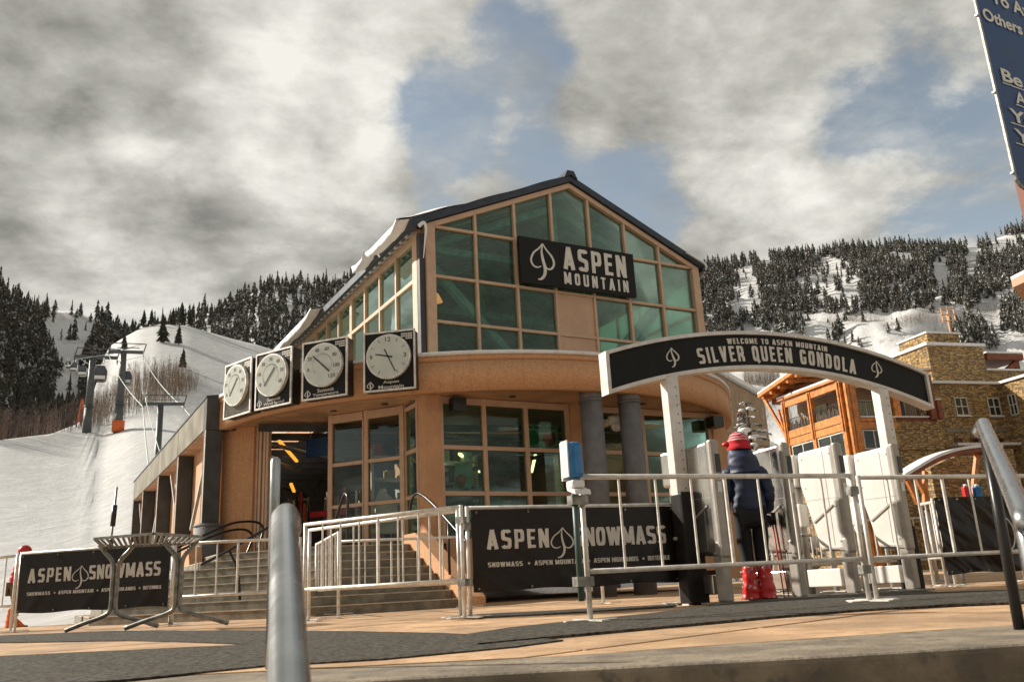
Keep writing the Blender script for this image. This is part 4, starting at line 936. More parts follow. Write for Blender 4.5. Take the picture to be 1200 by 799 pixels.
# ================================================================== arched gateway sign
AA = rad(66); AD = np.array([math.sin(AA), math.cos(AA), 0]); AN = np.array([-math.cos(AA), math.sin(AA), 0]); APT = aty(789, 450, 9.35)*np.array([1, 1, 0])
AR = thing('arch_sign', 'arched black gateway sign WELCOME TO ASPEN MOUNTAIN SILVER QUEEN GONDOLA on two white posts', 'sign', APT, math.pi/2-AA)
AX0, AX1, AC = -.86, 3.88, 1.51
def acirc(zc, ze):  # circle through (AX0,ze),(AC,zc),(AX1,ze)
    h = zc-ze; w = (AX1-AX0)/2; R = (w*w+h*h)/(2*h); return R, zc-R
Rb, zb0 = acirc(2.58, 2.19); Rt, zt0 = acirc(3.035, 2.66)
ab = lambda x: zb0+math.sqrt(Rb*Rb-(x-AC)**2); at_ = lambda x: zt0+math.sqrt(Rt*Rt-(x-AC)**2)
NA = 40; xs = [AX0+(AX1-AX0)*k/NA for k in range(NA+1)]
def arch_strip(xa, xb, zl, zh, y0, y1, name, m):
    q = [xa+(xb-xa)*k/NA for k in range(NA+1)]; mb = MB(); N = NA+1
    lo = [(x, y0, zl(x)) for x in q]; hi = [(x, y0, zh(x)) for x in q]; lo2 = [(x, y1, zl(x)) for x in q]; hi2 = [(x, y1, zh(x)) for x in q]
    for A, B in ((lo, hi), (hi, hi2), (hi2, lo2), (lo2, lo)): mb.add(A+B, [(k, k+1, N+k+1, N+k) for k in range(NA)])
    for k in (0, NA): mb.add([lo[k], hi[k], hi2[k], lo2[k]], [(0, 1, 2, 3)])
    return mb.build(name, m, AR)
fw = .042
arch_strip(AX0+fw, AX1-fw, lambda x: ab(x)+fw, lambda x: at_(x)-fw, -.02, .06, 'sign_panel', 'black_sign')
arch_strip(AX0, AX1, ab, lambda x: ab(x)+fw, -.055, .10, 'frame_edge', 'white_metal'); arch_strip(AX0, AX1, lambda x: at_(x)-fw, at_, -.055, .10, 'frame_edge', 'white_metal')
for x in (AX0, AX1-fw): MB().prism([(x, -.054, ab(x)+fw), (x+fw, -.054, ab(x+fw)+fw), (x+fw, -.054, at_(x+fw)-fw), (x, -.054, at_(x)-fw)], (0, .153, 0)).build('frame_edge', 'white_metal', AR)
def awarp(zbase):
    Rm, z0 = acirc(zbase, zbase-.38)
    def f(p):
        a = (p[0]-AC)/Rm; r = Rm+(p[2]-zbase); return (AC+r*math.sin(a), p[1], z0+r*math.cos(a))
    return f
gothic(AR, 'WELCOME TO ASPEN MOUNTAIN', .79, 2.26, 2.885, 2.95, -.022, asp=1.35, warp=awarp(2.80))
gothic(AR, 'SILVER QUEEN GONDOLA', .34, 2.70, 2.675, 2.860, -.022, warp=awarp(2.80))
leaf_logo(AR, .01, 2.645, .16, .22, -.022, stroke=.05, tilt=.14); leaf_logo(AR, 3.03, 2.665, .16, .22, -.022, stroke=.05, tilt=-.14)
for x in (-.045, 3.06):
    p = MB().box(x-.078, x+.078, -.055, .075, 0, ab(x)+.02); f = p.build('post', 'white_metal', AR, bevel=.008)
    m = MB()
    for k in range(12): m.disc((x+.03, -.0555, 1.2+.1*k), (0, -1, 0), .008, 8, 0, .002)
    m.build('bolt_hole', 'blackpaint', f)
MB().box(-.125, .115, -.11, .11, .003, 1.16).build('post_wrap', 'wrap', AR, bevel=.03); MB().box(2.96, 3.17, -.09, .10, .003, .75).build('post_wrap', 'wrap', AR, bevel=.03)

AR.scale = (1.04,)*3; AR.location.z = CAM_H*(1-1.04); AR.location.x *= 1.04; AR.location.y *= 1.04
# ================================================================== ticket gates
def gate(pos, label, panel, rz, tall=1.76):
    t = thing('ticket_gate', label, 'gate', pos, rz, 'ticket gates under the arch')
    # local y runs back from the front post, panel faces +-x
    L = .50
    fp = MB().prism([(-.055, -.06, .02), (.055, -.06, .02), (.055, .08, .02), (-.055, .08, .02)], (0, 0, .62)); fp.build('post', 'gate_gray', t, bevel=.02)
    prof = [(0.0, .50), (0.0, tall), (L, tall-.03), (L+.02, 1.3), (L-.16, .52)]
    MB().prism([(-.055, y, z) for y, z in prof], (.11, 0, 0)).build('panel', panel, t, bevel=.03)
    MB().prism([(-.065, -.075, .46), (.065, -.075, .46), (.065, -.075, tall+.02), (-.065, -.075, tall+.02)], (0, .08, 0)).build('panel_edge', 'gate_gray', t, bevel=.03)
    MB().bar((-.062, .08, 1.02), (-.062, L-.12, .84), .012, .02).build('crease', 'gate_gray', t)
    MB().box(-.0575, -.0555, .13, .136, .56, tall-.06).box(-.0575, -.0555, .0, L-.04, 1.10, 1.104).build('seam', 'gate_gray', t)
    MB().prism([(-.056, -.0, .485), (.056, -.0, .485), (.056, L-.17, .505), (-.056, L-.17, .505)], (0, 0, .012)).build('bottom_edge', 'blackpaint', t)
    m = MB()
    for yy, z in ((.04, tall-.1), (.04, 1.0), (.04, .6), (L-.06, tall-.12), (L-.06, 1.25)): m.disc((-.056, yy, z), (-1, 0, 0), .009, 8, 0, .003)
    stuff(m.build('bolts', 'galv_dark', t))
    MB().box(-.02, .05, -.081, -.0755, tall-.34, tall-.14).build('scanner_window', 'blackpaint', t); MB().box(-.03, .03, -.081, -.0755, 1.15, 1.26).build('label_plate', 'white_plastic', t)
    MB().cyl((0, L+.12), .06, .02, 1.30, 16).build('rear_post', 'gate_gray', t)
    MB().box(-.08, .08, L+.04, L+.24, 1.28, 1.68).build('reader_head', panel, t, bevel=.03)
    MB().box(-.07, .07, L+.05, L+.22, .80, 1.08).build('reader_box', panel, t, bevel=.02)
    MB().box(-.05, .05, .12, L+.1, .10, .30).build('kick_plate', panel, t, bevel=.01)
    MB().box(-.16, .16, -.16, .22, .002, .022).build('base_plate', 'galv_dark', t); MB().box(-.14, .14, L, L+.26, .002, .02).build('base_plate', 'galv_dark', t)
    MB().tube([(-.06, L-.05, .70), (-.24, L-.05, .70)], .02, 8).build('turnstile_arm', 'gate_gray', t)
    return t
for px, py, Y, lab, pn in ((845, 517, 9.45, 'stainless ticket gate left of the person in the navy jacket', 'stainless'), (931, 520, 10.02, 'shiny steel ticket gate right of the person in the navy jacket', 'stainless'), (994, 520, 10.32, 'white ticket gate in sunlight, left one of the white pair', 'gate_white'), (1063, 521, 10.58, 'white ticket gate in sunlight under the right post of the arch', 'gate_white')):
    q = aty(px, 640, Y); gate((q[0], q[1], 0), lab, pn, math.pi/2-AZ+rad(4), aty(px, py, Y)[2])

# ================================================================== crowd barriers
def barrier(a, b, label, nb=6, h=1.08, low=.37, m='galv', group='steel crowd barriers on the plaza', foot=.5, thick_mid=True, feet=(True, True), lean=0):
    a = Vector((a[0], a[1], 0)); b = Vector((b[0], b[1], 0)); L = (b-a).length; rz = math.atan2(b.y-a.y, b.x-a.x)
    t = thing('crowd_barrier', label, 'barrier', a, rz, group); R = .021
    MB().tube([(0, 0, h), (L, 0, h)], R, 10).build('top_rail', m, t); MB().tube([(.02, 0, low), (L-.02, 0, low)], R*.95, 10).build('bottom_rail', m, t)
    for x, ft in ((0, feet[0]), (L, feet[1])):
        MB().tube([(x, 0, h+.018), (x, 0, .01)], R, 10).build('post', m, t)
        if ft: MB().box(x-.03, x+.03, -foot/2, foot/2, .019, .029).box(x-foot*.42, x+foot*.42, -.025, .025, .0195, .027).build('foot', m, t)
    for k in range(1, nb+1):
        x = L*k/(nb+1); r = .016 if thick_mid and k == (nb+1)//2 else .0105
        MB().tube([(x, 0, low), (x, 0, h)], r, 7, caps=False).build('baluster', m, t)
    return t, L
def clamp(t, x, z): MB().box(x-.045, x+.045, -.03, .03, z-.035, z+.035).build('clamp', 'galv_dark', t)
def tp(x, y, z=1.09): return gz(x, y, z)
t, L = barrier(tp(680, 557), tp(996, 556), 'front crowd barrier with the blue sanitizer dispenser at its left end', 7); clamp(t, L, .95); clamp(t, L, .28)
t, L = barrier(tp(1005, 558), tp(1222, 556), 'front right crowd barrier, crossed by the sloping steel handrail', 6)
B3, L3 = barrier(tp(547, 594), tp(788, 590), 'middle crowd barrier carrying the black banner beside the arch', 7); clamp(B3, 0, .9); clamp(B3, 0, .35)
t, L = barrier(tp(358, 613.5), tp(540, 592.5), 'crowd barrier in front of the steps, nearest of the group', 7); clamp(t, L, .95); clamp(t, L, .35)
barrier(tp(363, 620), tp(536, 597), 'second crowd barrier right behind the nearest one by the steps', 5)
barrier(tp(371, 637), tp(397, 623), 'crowd barrier running away toward the steps, seen nearly end on', 7)
barrier(tp(397, 632), tp(548, 626), 'low crowd barrier between the banner and the steps', 4, h=1.06)
B7, L7 = barrier(tp(206, 636), tp(352, 629.5), 'crowd barrier left of the tall steel post, in front of the lit steps', 5)
B8, L8 = barrier(tp(26, 647.5), tp(204, 635.5), 'left crowd barrier carrying the black banner behind the grate table', 6)
barrier(tp(-62, 659), tp(21, 650), 'crowd barrier cut by the left edge of the photo', 6)
for px0, py0, px1, py1, lab, n in ((1092, 584, 1182, 582, 'crowd barrier hung with a plain black cover, far right', 5), (905, 594, 965, 592, 'crowd barrier in the queue behind the second gate', 5), (968, 592, 1030, 590, 'crowd barrier in the queue behind the white gates', 5), (1078, 590, 1102, 586, 'short crowd barrier right of the white gates', 3), (1186, 584, 1290, 584, 'crowd barrier at the right edge beyond the black cover', 5)):
    a, b = tp(px0, py0), tp(px1, py1); t, L = barrier(a, b, lab, n)
    if 'cover' in lab and 'hung' in lab: BC, LC = t, L
for px0, py0, px1, py1, lab in ((900, 606, 990, 605, 'queue barrier far behind the gates, nearer the timber bays'), (940, 612, 1085, 606, 'queue barrier far behind the gates, below the stone wall'), (1085, 598, 1100, 620, 'queue barrier turned end on right of the gates')):
    barrier(tp(px0, py0), tp(px1, py1), lab, 8, group='queue barriers behind the gates')
barrier((1.0, 11.6), (1.75, 10.1), 'crowd barrier end just left of the wrapped post', 2)
# banners: wrinkled vinyl with print
def banner(bt, L, label, z0, z1, text=True, x0=.03, x1=None, seed=0, amp=.012, group='black banners hung on barriers'):
    x1 = x1 or L-.02
    o = thing('banner', label, 'banner', bt.location, bt.rotation_euler.z, group)
    def fn(u, v):
        x = x0+(x1-x0)*u; z = z0+(z1-z0)*v
        edge = 1-v
        w = mnoise.fractal(Vector((x*2.2+z*2.5, z*1.2, seed)), 1, 2, 4)*amp+.006*math.sin(x*9+z*7+seed)*edge
        w += .010*edge*max(0, math.sin((x-z*.8)*7+seed))**6
        return (x, -.034-w-.006, z+.010*math.sin(x*6+seed)*edge)
    MB().grid(fn, 110, 50).grid(lambda u, v: (lambda p: (p[0], p[1]+.004, p[2]))(fn(u, v)), 110, 50).build('vinyl_sheet', 'banner', o)
    if text:
        W_ = x1-x0; H_ = z1-z0; y = -.034-.030
        wf = lambda p: (p[0], fn((p[0]-x0)/W_, min(1, max(0, (p[2]-z0)/H_)))[1]-.004+(p[1]-y)*.3, p[2])
        gothic(o, 'ASPEN', x0+W_*.065, x0+W_*.355, z0+H_*.505, z0+H_*.745, y, asp=1.12, warp=wf); gothic(o, 'SNOWMASS', x0+W_*.475, x0+W_*.945, z0+H_*.505, z0+H_*.745, y, asp=1.12, warp=wf)
        lg = leaf_logo(o, x0+W_*.418, z0+H_*.56, W_*.105, H_*.38, y+.0, stroke=.04)
        for vtx in lg.data.vertices: vtx.co = Vector(wf(tuple(vtx.co)))
        for s_, a, b in (('SNOWMASS', .065, .225), ('+', .248, .262), ('ASPEN MOUNTAIN', .28, .515), ('+', .535, .549), ('ASPEN HIGHLANDS', .565, .79), ('+', .808, .822), ('BUTTERMILK', .838, .955)):
            if s_ == '+':
                xc, zc_, e = x0+W_*(a+b)/2, z0+H_*.318, .013; mm = MB().box(xc-e, xc+e, y-.008, y, zc_-.005, zc_+.005).box(xc-.0051, xc+.0051, y-.0083, y-.0003, zc_-e, zc_+e)
                mm.v = [wf(v) for v in mm.v]; mm.build('plus_mark', 'letter', o)
            else: gothic(o, s_, x0+W_*a, x0+W_*b, z0+H_*.290, z0+H_*.348, y, asp=1.5, warp=wf)
    for k in range(5):
        for z in (z0+.03, z1-.03): MB().disc((x0+.05+(x1-x0-.1)*k/4, -.062, z), (0, -1, 0), .012, 10, 0, .004).build('grommet', 'galv_dark', o)
    return o
banner(B3, L3, 'black ASPEN SNOWMASS banner on the middle barrier, partly behind the front barrier', .25, 1.06, seed=3)
banner(B8, L8, 'black ASPEN SNOWMASS banner at the left, behind the grate table', .26, 1.06, seed=8)
BCo = banner(BC, LC, 'plain black cover draped over the far right barrier', .16, 1.10, text=False, x0=.0, x1=LC, seed=5, amp=.05)

# ================================================================== blue dispenser strapped to the front barrier
q = tp(672, 557); q = np.array([q[0]-.005, q[1]-.03, 0])
t = thing('sanitizer_dispenser', 'blue hand sanitizer dispenser on a green pole strapped to the front barrier', 'dispenser', q, rad(25))
MB().tube([(0, 0, .16), (0, 0, 1.02)], .024, 10).build('pole', 'green_pole', t)
MB().box(-.058, .058, -.09, .04, 1.06, 1.34).build('gel_cover', 'blue', t, bevel=.035); MB().box(-.070, -.0595, -.06, .045, 1.07, 1.35).box(-.066, .066, .046, .068, 1.05, 1.345).build('backing', 'white_plastic', t)
MB().box(-.055, .055, -.085, .03, .985, 1.045).build('nozzle', 'white_plastic', t, bevel=.015); MB().prism([(-.06, -.13, .93), (.075, -.13, .93), (.075, .0, .97), (-.06, .0, .97)], (0, .01, .035)).build('drip_tray', 'white_plastic', t)
for z in (.30, .90): MB().box(-.04, .10, -.035, .05, z-.035, z+.035).build('strap', 'galv_dark', t)

# ================================================================== grate-topped table
c1, c2 = aty(134, 690, 10.65), aty(209, 690, 10.30); c1[2] = c2[2] = 0
t = thing('grate_table', 'galvanised grate topped table with bent tube legs in front of the left banner', 'table', (c1+c2)/2, 0)
o1, o2 = Vector(c1-(c1+c2)/2), Vector(c2-(c1+c2)/2); H = 1.03
for o_, sw in ((o1, .56), (o2, .60)):
    for s in (-1, 1):
        P = [(o_.x+s*.22, o_.y, H-.01), (o_.x+s*.15, o_.y, H-.10), (o_.x+s*.035, o_.y, H-.25), (o_.x+s*.028, o_.y, H-.5), (o_.x+s*.03, o_.y, H-.76), (o_.x+s*.10, o_.y, H-.84), (o_.x+s*sw*.62, o_.y-s*0.02, .115), (o_.x+s*sw, o_.y-s*.03, .045)]
        MB().tube(smooth_path([Vector(p) for p in P], 6), .026, 10).build('leg', 'galv_dark', t)
mid = (c1+c2)/2; GP = lambda x, y, Y: Vector(aty(x, y, Y)-mid)
gA, gB, gC, gD, gE = GP(111, 631, 9.75), GP(180, 625, 9.45), GP(236, 628.5, 9.95), GP(224, 636, 10.35), GP(123, 641.5, 10.7)
m = MB()
for a, b in ((gA, gB), (gB, gC), (gC, gD), (gD, gE), (gE, gA)): m.bar(a, b, .028, .028)
m.build('grate_frame', 'galv_dark', t)
for k in range(1, 19):
    u = k/19; a = gA.lerp(gB, u/.55) if u < .55 else gB.lerp(gC, (u-.55)/.45); b = gE.lerp(gD, u); MB().bar(a, b, .024, .014).build('grate_slat', 'galv_dark', t)
# thin black pole leaning in the snow behind the banner
a, b = aty(126.5, 640, 17), aty(137, 570, 17); a[2] = 0
t = thing('marker_pole', 'thin black pole with dark grips standing upright behind the left banner', 'pole', (a[0], a[1], 0)); d = Vector(b)-Vector(a)
MB().tube([(0, 0, 0), d], .022, 8).build('shaft', 'galv_dark', t)
for s0, s1 in ((.50, .60), (.70, .86)): MB().tube([d*s0, d*s1], .05, 8).build('grip', 'blackpaint', t)
MB().tube([d*.86, d*1.0], .02, 8).build('tip', 'blackpaint', t)

# ================================================================== steel handrails of the steps below
t = thing('step_handrail', 'brushed steel handrail close to the camera, seen end on left of centre', 'handrail', (0, 0, 0), 0, 'steel handrails of the front steps')
far_top = aty(323, 541, 4.0); near = aty(333, 603, 2.1); low2 = aty(340, 850, 1.16)
MB().sphere(far_top, .0235, 12, 8).tube([tuple(far_top), (far_top[0], far_top[1], -.02)], .0235, 12).build('post', 'rail_steel', t)
ax_ = (low2-near)/np.linalg.norm(low2-near)
pth = [tuple(near+np.array([0, .05, -.030])), tuple(near+np.array([0, .035, -.010])), tuple(near+np.array([0, .015, 0])), tuple(near+ax_*.03), tuple(near+ax_*.3), tuple(near*.4+low2*.6), tuple(low2), tuple(low2+ax_*.5)]
MB().tube([Vector(p) for p in pth], .030, 20).sphere(pth[0], .030, 16, 10).build('lower_rail', 'rail_steel', t)
t = thing('step_handrail', 'steel handrail with dark posts sloping out of the right edge', 'handrail', (0, 0, 0), 0, 'steel handrails of the front steps')
ft = gz(1195, 737); top = aty(1152, 497, ft[1]-.02); end = aty(1197, 598, 2.42)
MB().tube(smooth_path([Vector(p) for p in (top+np.array([-.0, .06, -.04]), top, top*.9+end*.1, top*.5+end*.5, end, end+np.array([-.03, -.06, -.06]), end+np.array([-.04, -.08, -.3]))], 6), .030, 16).build('rail', 'rail_steel', t)
MB().tube([(top[0]+.0, top[1], top[2]-.01), tuple(ft)], .024, 12).build('post', 'blackpaint', t)
MB().tube([(top[0]*.93, top[1]*.93-.06, top[2]-.22), (end[0]+.02, end[1]+.04, end[2]-.14)], .012, 8).build('mid_rail', 'blackpaint', t)
MB().tube([tuple(end+np.array([-.03, -.07, -.05])), tuple(end+np.array([-.03, -.07, -1.4]))], .028, 12).build('post', 'blackpaint', t)

# ================================================================== blue notice board, upper right
SB0 = aty(1165, 100, 5.4)
def sb(x, y):
    P = onplane(x, y, SB0, D2); d = P-SB0; return float(d @ D1), float(P[2]-SB0[2])
t = thing('notice_board', 'dark blue notice board with white lettering, cut by the upper right corner', 'sign', SB0, TRZ)
zt_, zb_ = sb(1136, -20)[1]+.6, sb(1196, 220)[1]
xl = np.mean([sb(1140, 2)[0], sb(1192, 205)[0]])
c = .09; board = [(xl, zt_), (xl, zb_+c)]+[(xl+c-c*math.cos(a), zb_+c-c*math.sin(a)) for a in (rad(25), rad(50), rad(70))]+[(xl+c, zb_), (xl+1.15, zb_), (xl+1.15, zt_)]
MB().prism([(x, 0, z) for x, z in board], (0, .012, 0)).build('board', 'signblue', t)
m = MB()
for p, q in zip(board, board[1:]): m.bar((p[0], .0, p[1]), (q[0], .0, q[1]), .022, .014, up=(0, 1, 0))
m.build('border', 'galv_dark', t)
MB().box(xl+.13, xl+.19, .014, .08, -7.0, zt_).build('post', 'timber_dark', t); MB().box(xl+.95, xl+1.01, .014, .08, -7.0, zt_).build('post', 'timber_dark', t)
for y in (18, 109, 204):
    x_, z_ = sb(1140+y*.254, y); MB().box(xl-.028, xl-.006, -.006, .012, z_-.006, z_+.006).build('clip', 'galv', t)
def sbt(txt, x, y0, y1, wpx, ul=False):
    x0, z1 = sb(x, y0); _, z0 = sb(x, y1); w = sb(x+wpx, y0+wpx*.2)[0]-x0
    lettering(t, txt, x0, x0+w, z0, z1, -.004, bold=.02, depth=.004)
    if ul: MB().box(x0-.01, x0+w+.02, -.007, -.003, z0-.019, z0-.012).build('underline', 'letter', t)
sbt('To Avoid', 1158, -12, 2, 62); sbt('Others', 1149, 9, 22, 43); sbt('Be C', 1171, 80, 94, 44, True); sbt('A', 1187, 107, 120, 12, True); sbt('You', 1181, 127, 141, 40, True); sbt('Yo', 1187, 151, 165, 30, True)

# ================================================================== people
def skin(name, joints, m, parent, edges=None, levels=2):
    """joints: list of (x,y,z,radius,parent index)"""
    me = bpy.data.meshes.new(name); me.from_pydata([j[:3] for j in joints], [(i, j[4]) for i, j in enumerate(joints) if j[4] is not None], [])
    o = bpy.data.objects.new(name, me); COL.objects.link(o)
    md = o.modifiers.new('skin', 'SKIN'); md.use_smooth_shade = True; md.branch_smoothing = .6
    for i, j in enumerate(joints):
        sv = me.skin_vertices[0].data[i]; r = j[3]; sv.radius = (r, r) if not isinstance(r, tuple) else r; sv.use_root = (i == 0)
    ss = o.modifiers.new('sub', 'SUBSURF'); ss.levels = levels; ss.render_levels = levels
    ev = bpy.data.meshes.new_from_object(o.evaluated_get(bpy.context.evaluated_depsgraph_get()))
    bpy.data.objects.remove(o); ev.name = name; ev.materials.clear(); ev.materials.append(MT[m])
    ev.polygons.foreach_set('use_smooth', [True]*len(ev.polygons))
    o = bpy.data.objects.new(name, ev); COL.objects.link(o); o.parent = parent; return o
def hand_geo(wrist, dirv_, side, m, parent, name='glove', curl=.6, s=1.0):
    w = Vector(wrist); d = Vector(dirv_).normalized(); ax = Vector((side, 0, 0)); ax = (ax-d*ax.dot(d)).normalized(); nn = d.cross(ax)
    J = [(*w, .030*s, None), (*(w+d*.05), (.042*s), 0), (*(w+d*.085), .040*s, 1)]
    for k, (off, L) in enumerate(((-.036, .060), (-.012, .072), (.012, .068), (.036, .052))):
        b = w+d*.09+ax*off*s; i = len(J); c2_ = d*(1-curl*.5)+nn*curl; c3_ = d*(1-curl)+nn*curl*1.2
        J.append((*b, .014*s, 2)); J.append((*(b+c2_.normalized()*L*.5), .0125*s, i)); J.append((*(b+c2_.normalized()*L*.5+c3_.normalized()*L*.5), .010*s, i+1))
    i = len(J); b = w+d*.045-ax*.045*s; J.append((*b, .015*s, 1)); J.append((*(b+(d*.8-ax*.5+nn*.4).normalized()*.04), .012*s, i))
    return skin(name, J, m, parent)
def person(label, loc, rz, top='navy', legs='black_cloth', hat='red', gloves='black_cloth', boots='red', H=1.78, hood=True, sit=False, bulk=1.0, boot_h=.25):
    t = thing('person', label, 'person', loc, rz); k = H/1.78
    hipz = .92*k if not sit else .52; sp_ = .50*k
    lean = Vector((0, .05, 0)) if not sit else Vector((0, .22, 0))
    sh = Vector((0, 0, hipz+sp_))+lean; hd = sh+Vector((-.015, .03, .27*k))+lean*.5
    legsJ = []
    for s in (-1, 1):
        if sit: legsJ.append([(s*.10, .02, hipz), (s*.13, .44, hipz+.02), (s*.13, .48, .14), (s*.14, .60, .06)])
        else: legsJ.append([(s*.10, 0, hipz-.04), (s*.085, .04, .50*k), (s*.082, -.0, .12), (s*.09, .15, .05)])
    armsJ = []
    for s in (-1, 1):
        a0 = sh+Vector((s*.185, -.01, -.02)); el = a0+Vector((s*.055, -.02 if not sit else .12, -.27*k)); wr = el+Vector((s*.02-(.03 if s > 0 else 0), .12 if not sit else .24, -.22*k if not sit else -.02)); armsJ.append((a0, el, wr))
    # the body itself: one continuous surface
    J = [(0, 0, hipz, .125, None), (lean.x*.5, lean.y*.5, hipz+sp_*.5, .115, 0), (sh.x, sh.y, sh.z-.04, .12, 1), (sh.x, sh.y+.01, sh.z+.09, .055, 2), (hd.x, hd.y, hd.z-.05, .075, 3), (hd.x, hd.y, hd.z+.03, .092, 4), (hd.x, hd.y-.01, hd.z+.09, .07, 5)]
    for a0, el, wr in armsJ:
        i = len(J); J += [(*a0, .055, 2), (*el, .042, i), (*wr, .030, i+1)]
    for L in legsJ:
        i = len(J); J += [(*L[0], .09, 0), (*L[1], .06, i), (*L[2], .045, i+1), (*L[3], .04, i+2)]
    b = skin('body', J, 'skin', t)
    for e in (-1, 1): MB().sphere((hd.x+e*.034, hd.y+.078, hd.z+.015), .012, 8, 6).build('eye', 'clock_ink', t); MB().sphere((hd.x+e*.088, hd.y, hd.z+.0), .022, 8, 6, sc=(.5, 1, 1.4)).build('ear', 'skin', t)
    MB().sphere((hd.x, hd.y+.095, hd.z-.015), .018, 8, 6, sc=(.8, 1, 1.4)).build('nose', 'skin', t); MB().sphere((hd.x, hd.y+.085, hd.z-.055), .02, 8, 6, sc=(1.3, .4, .35)).build('mouth', 'red', t)
    # jacket: torso and sleeves in one surface, quilted
    J = [(0, 0, hipz-.06 if not sit else hipz+.02, (.205, .16), None), (lean.x*.3, lean.y*.3, hipz+.12, (.205, .16), 0), (lean.x*.6, lean.y*.6, hipz+sp_*.62, (.205, .16), 1), (sh.x, sh.y, sh.z-.03, (.18, .14), 2), (sh.x, sh.y+.01, sh.z+.075, .085, 3)]
    for a0, el, wr in armsJ:
        i = len(J); J += [(*a0, .085, 3), (*el, .068, i), (*(wr-(wr-el).normalized()*.02), .048, i+1)]
    j = skin('jacket', J, top, t, levels=3)
    for v in j.data.vertices:
        w = abs(math.sin(v.co.z*math.pi/.105))**.35-.85
        n = v.normal; v.co += n*(.015*w+.014*mnoise.noise(Vector((v.co.x*9, v.co.y*9, v.co.z*5)))+.008*mnoise.noise(v.co*24)+.09*(bulk-1)*(1 if v.co.z < sh.z+.02 else .4))
    if hood:
        def hoodf(u, v):
            th = u*2*math.pi; back = max(0, -math.sin(th)); c = hd.lerp(sh, v)+Vector((0, -.03*v, -.03)); r = .118+(.045+.03*back)*v**1.3
            r += .055*math.sin(math.pi*min(1, v*1.05))**1.5*back*bulk+.012*mnoise.noise(Vector((u*9, v*5, 1)))+.004*math.sin(v*17)*back
            return (c.x+r*1.12*math.cos(th), c.y+r*.92*math.sin(th), c.z-.02*back*v+.02*mnoise.noise(Vector((u*6, v*3, 4))))
        MB().grid(hoodf, 40, 22).build('hood', top, t)
    # trousers
    J = [(0, 0, hipz-.02, (.16, .125), None)]
    for L in legsJ:
        i = len(J); J += [(*L[0], .105, 0), (*(Vector(L[0]).lerp(Vector(L[1]), .5)), .10, i), (*L[1], .082, i+1), (*(Vector(L[1]).lerp(Vector(L[2]), .85)), .085, i+2)]
    skin('trousers', J, legs, t)
    for L in legsJ:
        a_, f_ = Vector(L[2]), Vector(L[3]); s = a_.x
        def bootf(u, v, a_=a_):
            th = u*2*math.pi; z = (boot_h+.10)*(1-v); r = np.interp(v, [0, .12, .45, .75, .95, 1], [.066, .078, .084, .100, .108, .104])*(1 if boot_h < .26 else .96)
            r *= 1+.07*mnoise.noise(Vector((u*7, v*6, a_.x*9)))+.035*math.sin(v*21)
            f = max(0, math.sin(th))*max(0, v-.55)*.32
            return (a_.x+r*math.cos(th), a_.y-.01+r*math.sin(th)*1.05+f, max(.012, z))
        bo = MB().grid(bootf, 32, 24).build('boot', boots, t)
        MB().box(a_.x-.055, a_.x+.055, a_.y-.09, f_.y+.12, .0, .028).build('sole', 'blackpaint', bo, bevel=.01)
        for z in (.14, .22, .30): MB().tube([(a_.x-.085, a_.y+.02, z), (a_.x, a_.y+.09, z-.01), (a_.x+.085, a_.y+.02, z)], .011, 6).build('buckle', 'letter', bo)
    for (a0, el, wr), s in zip(armsJ, (-1, 1)): hand_geo(wr, (wr-el)+Vector((0, .02, -.06)), s, gloves, t)
    return t, sh, hd, armsJ
sm = mat('boot_print', (.5, .02, .02), .3); t2 = sm.node_tree; nb2 = NB(t2); o2 = nb2.n('ShaderNodeTexCoord').outputs['Object']
o2 = nb2.vm('ADD', o2, nb2.n('ShaderNodeVectorMath', {0: nb2.n('ShaderNodeTexNoise', {'Vector': o2, 'Scale': 26.0, 'Detail': 3}).outputs[1], 1: (.06, .06, .06)}, operation='MULTIPLY').outputs[0])
vo = nb2.n('ShaderNodeTexVoronoi', {'Vector': o2, 'Scale': 17.0}, distance='MANHATTAN'); sc_ = nb2.n('ShaderNodeSeparateColor', {0: vo.outputs['Color']}).outputs[0]; big_ = nb2.m('GREATER_THAN', sc_, .30)
c_ = nb2.mix(nb2.m('MULTIPLY', nb2.mr(vo.outputs['Distance'], .50, .42), big_), (.56, .02, .018, 1), (.62, .58, .56, 1)); c_ = nb2.mix(nb2.m('MULTIPLY', nb2.mr(vo.outputs['Distance'], .30, .24), big_), c_, (.03, .03, .03, 1))
t2.links.new(c_, P_of(sm).inputs['Base Color']); MT['boot_print'] = sm
q = aty(880, 640, 9.95)
per, sh, hd, arms = person('person in a navy hooded jacket and red striped knit hat at the gates', (q[0]+.03, q[1], 0.012), rad(-6), boots='boot_print', H=1.80, bulk=1.08, boot_h=.27)
def knit(a, b):
    th = a*2*math.pi; ph = b*math.pi*.5; bump_ = 1+.05*math.sin(b*24)
    r = .135*math.cos(ph)**.8*bump_ if b < .98 else .0
    return (hd.x+r*math.cos(th), hd.y-.008+r*math.sin(th)*1.08, hd.z-.045+.215*math.sin(ph))
hm = mat('knit_hat', (.5, .02, .03), .9); tt = hm.node_tree; nbx = NB(tt); ov = nbx.n('ShaderNodeTexCoord').outputs['Object']
zz = nbx.n('ShaderNodeSeparateXYZ', {0: ov}).outputs[2]
st = nbx.m('SINE', nbx.m('ADD', nbx.m('MULTIPLY', zz, 190), nbx.m('MULTIPLY', nbx.noise(ov, 12, 2), 6)))
msk = nbx.m('MULTIPLY', nbx.mr(st, .1, .5), nbx.mr(zz, hd.z+.045, hd.z+.06))
tt.links.new(nbx.mix(msk, (.52, .018, .03, 1), (.62, .48, .48, 1)), P_of(hm).inputs['Base Color'])
MT['knit_hat'] = hm
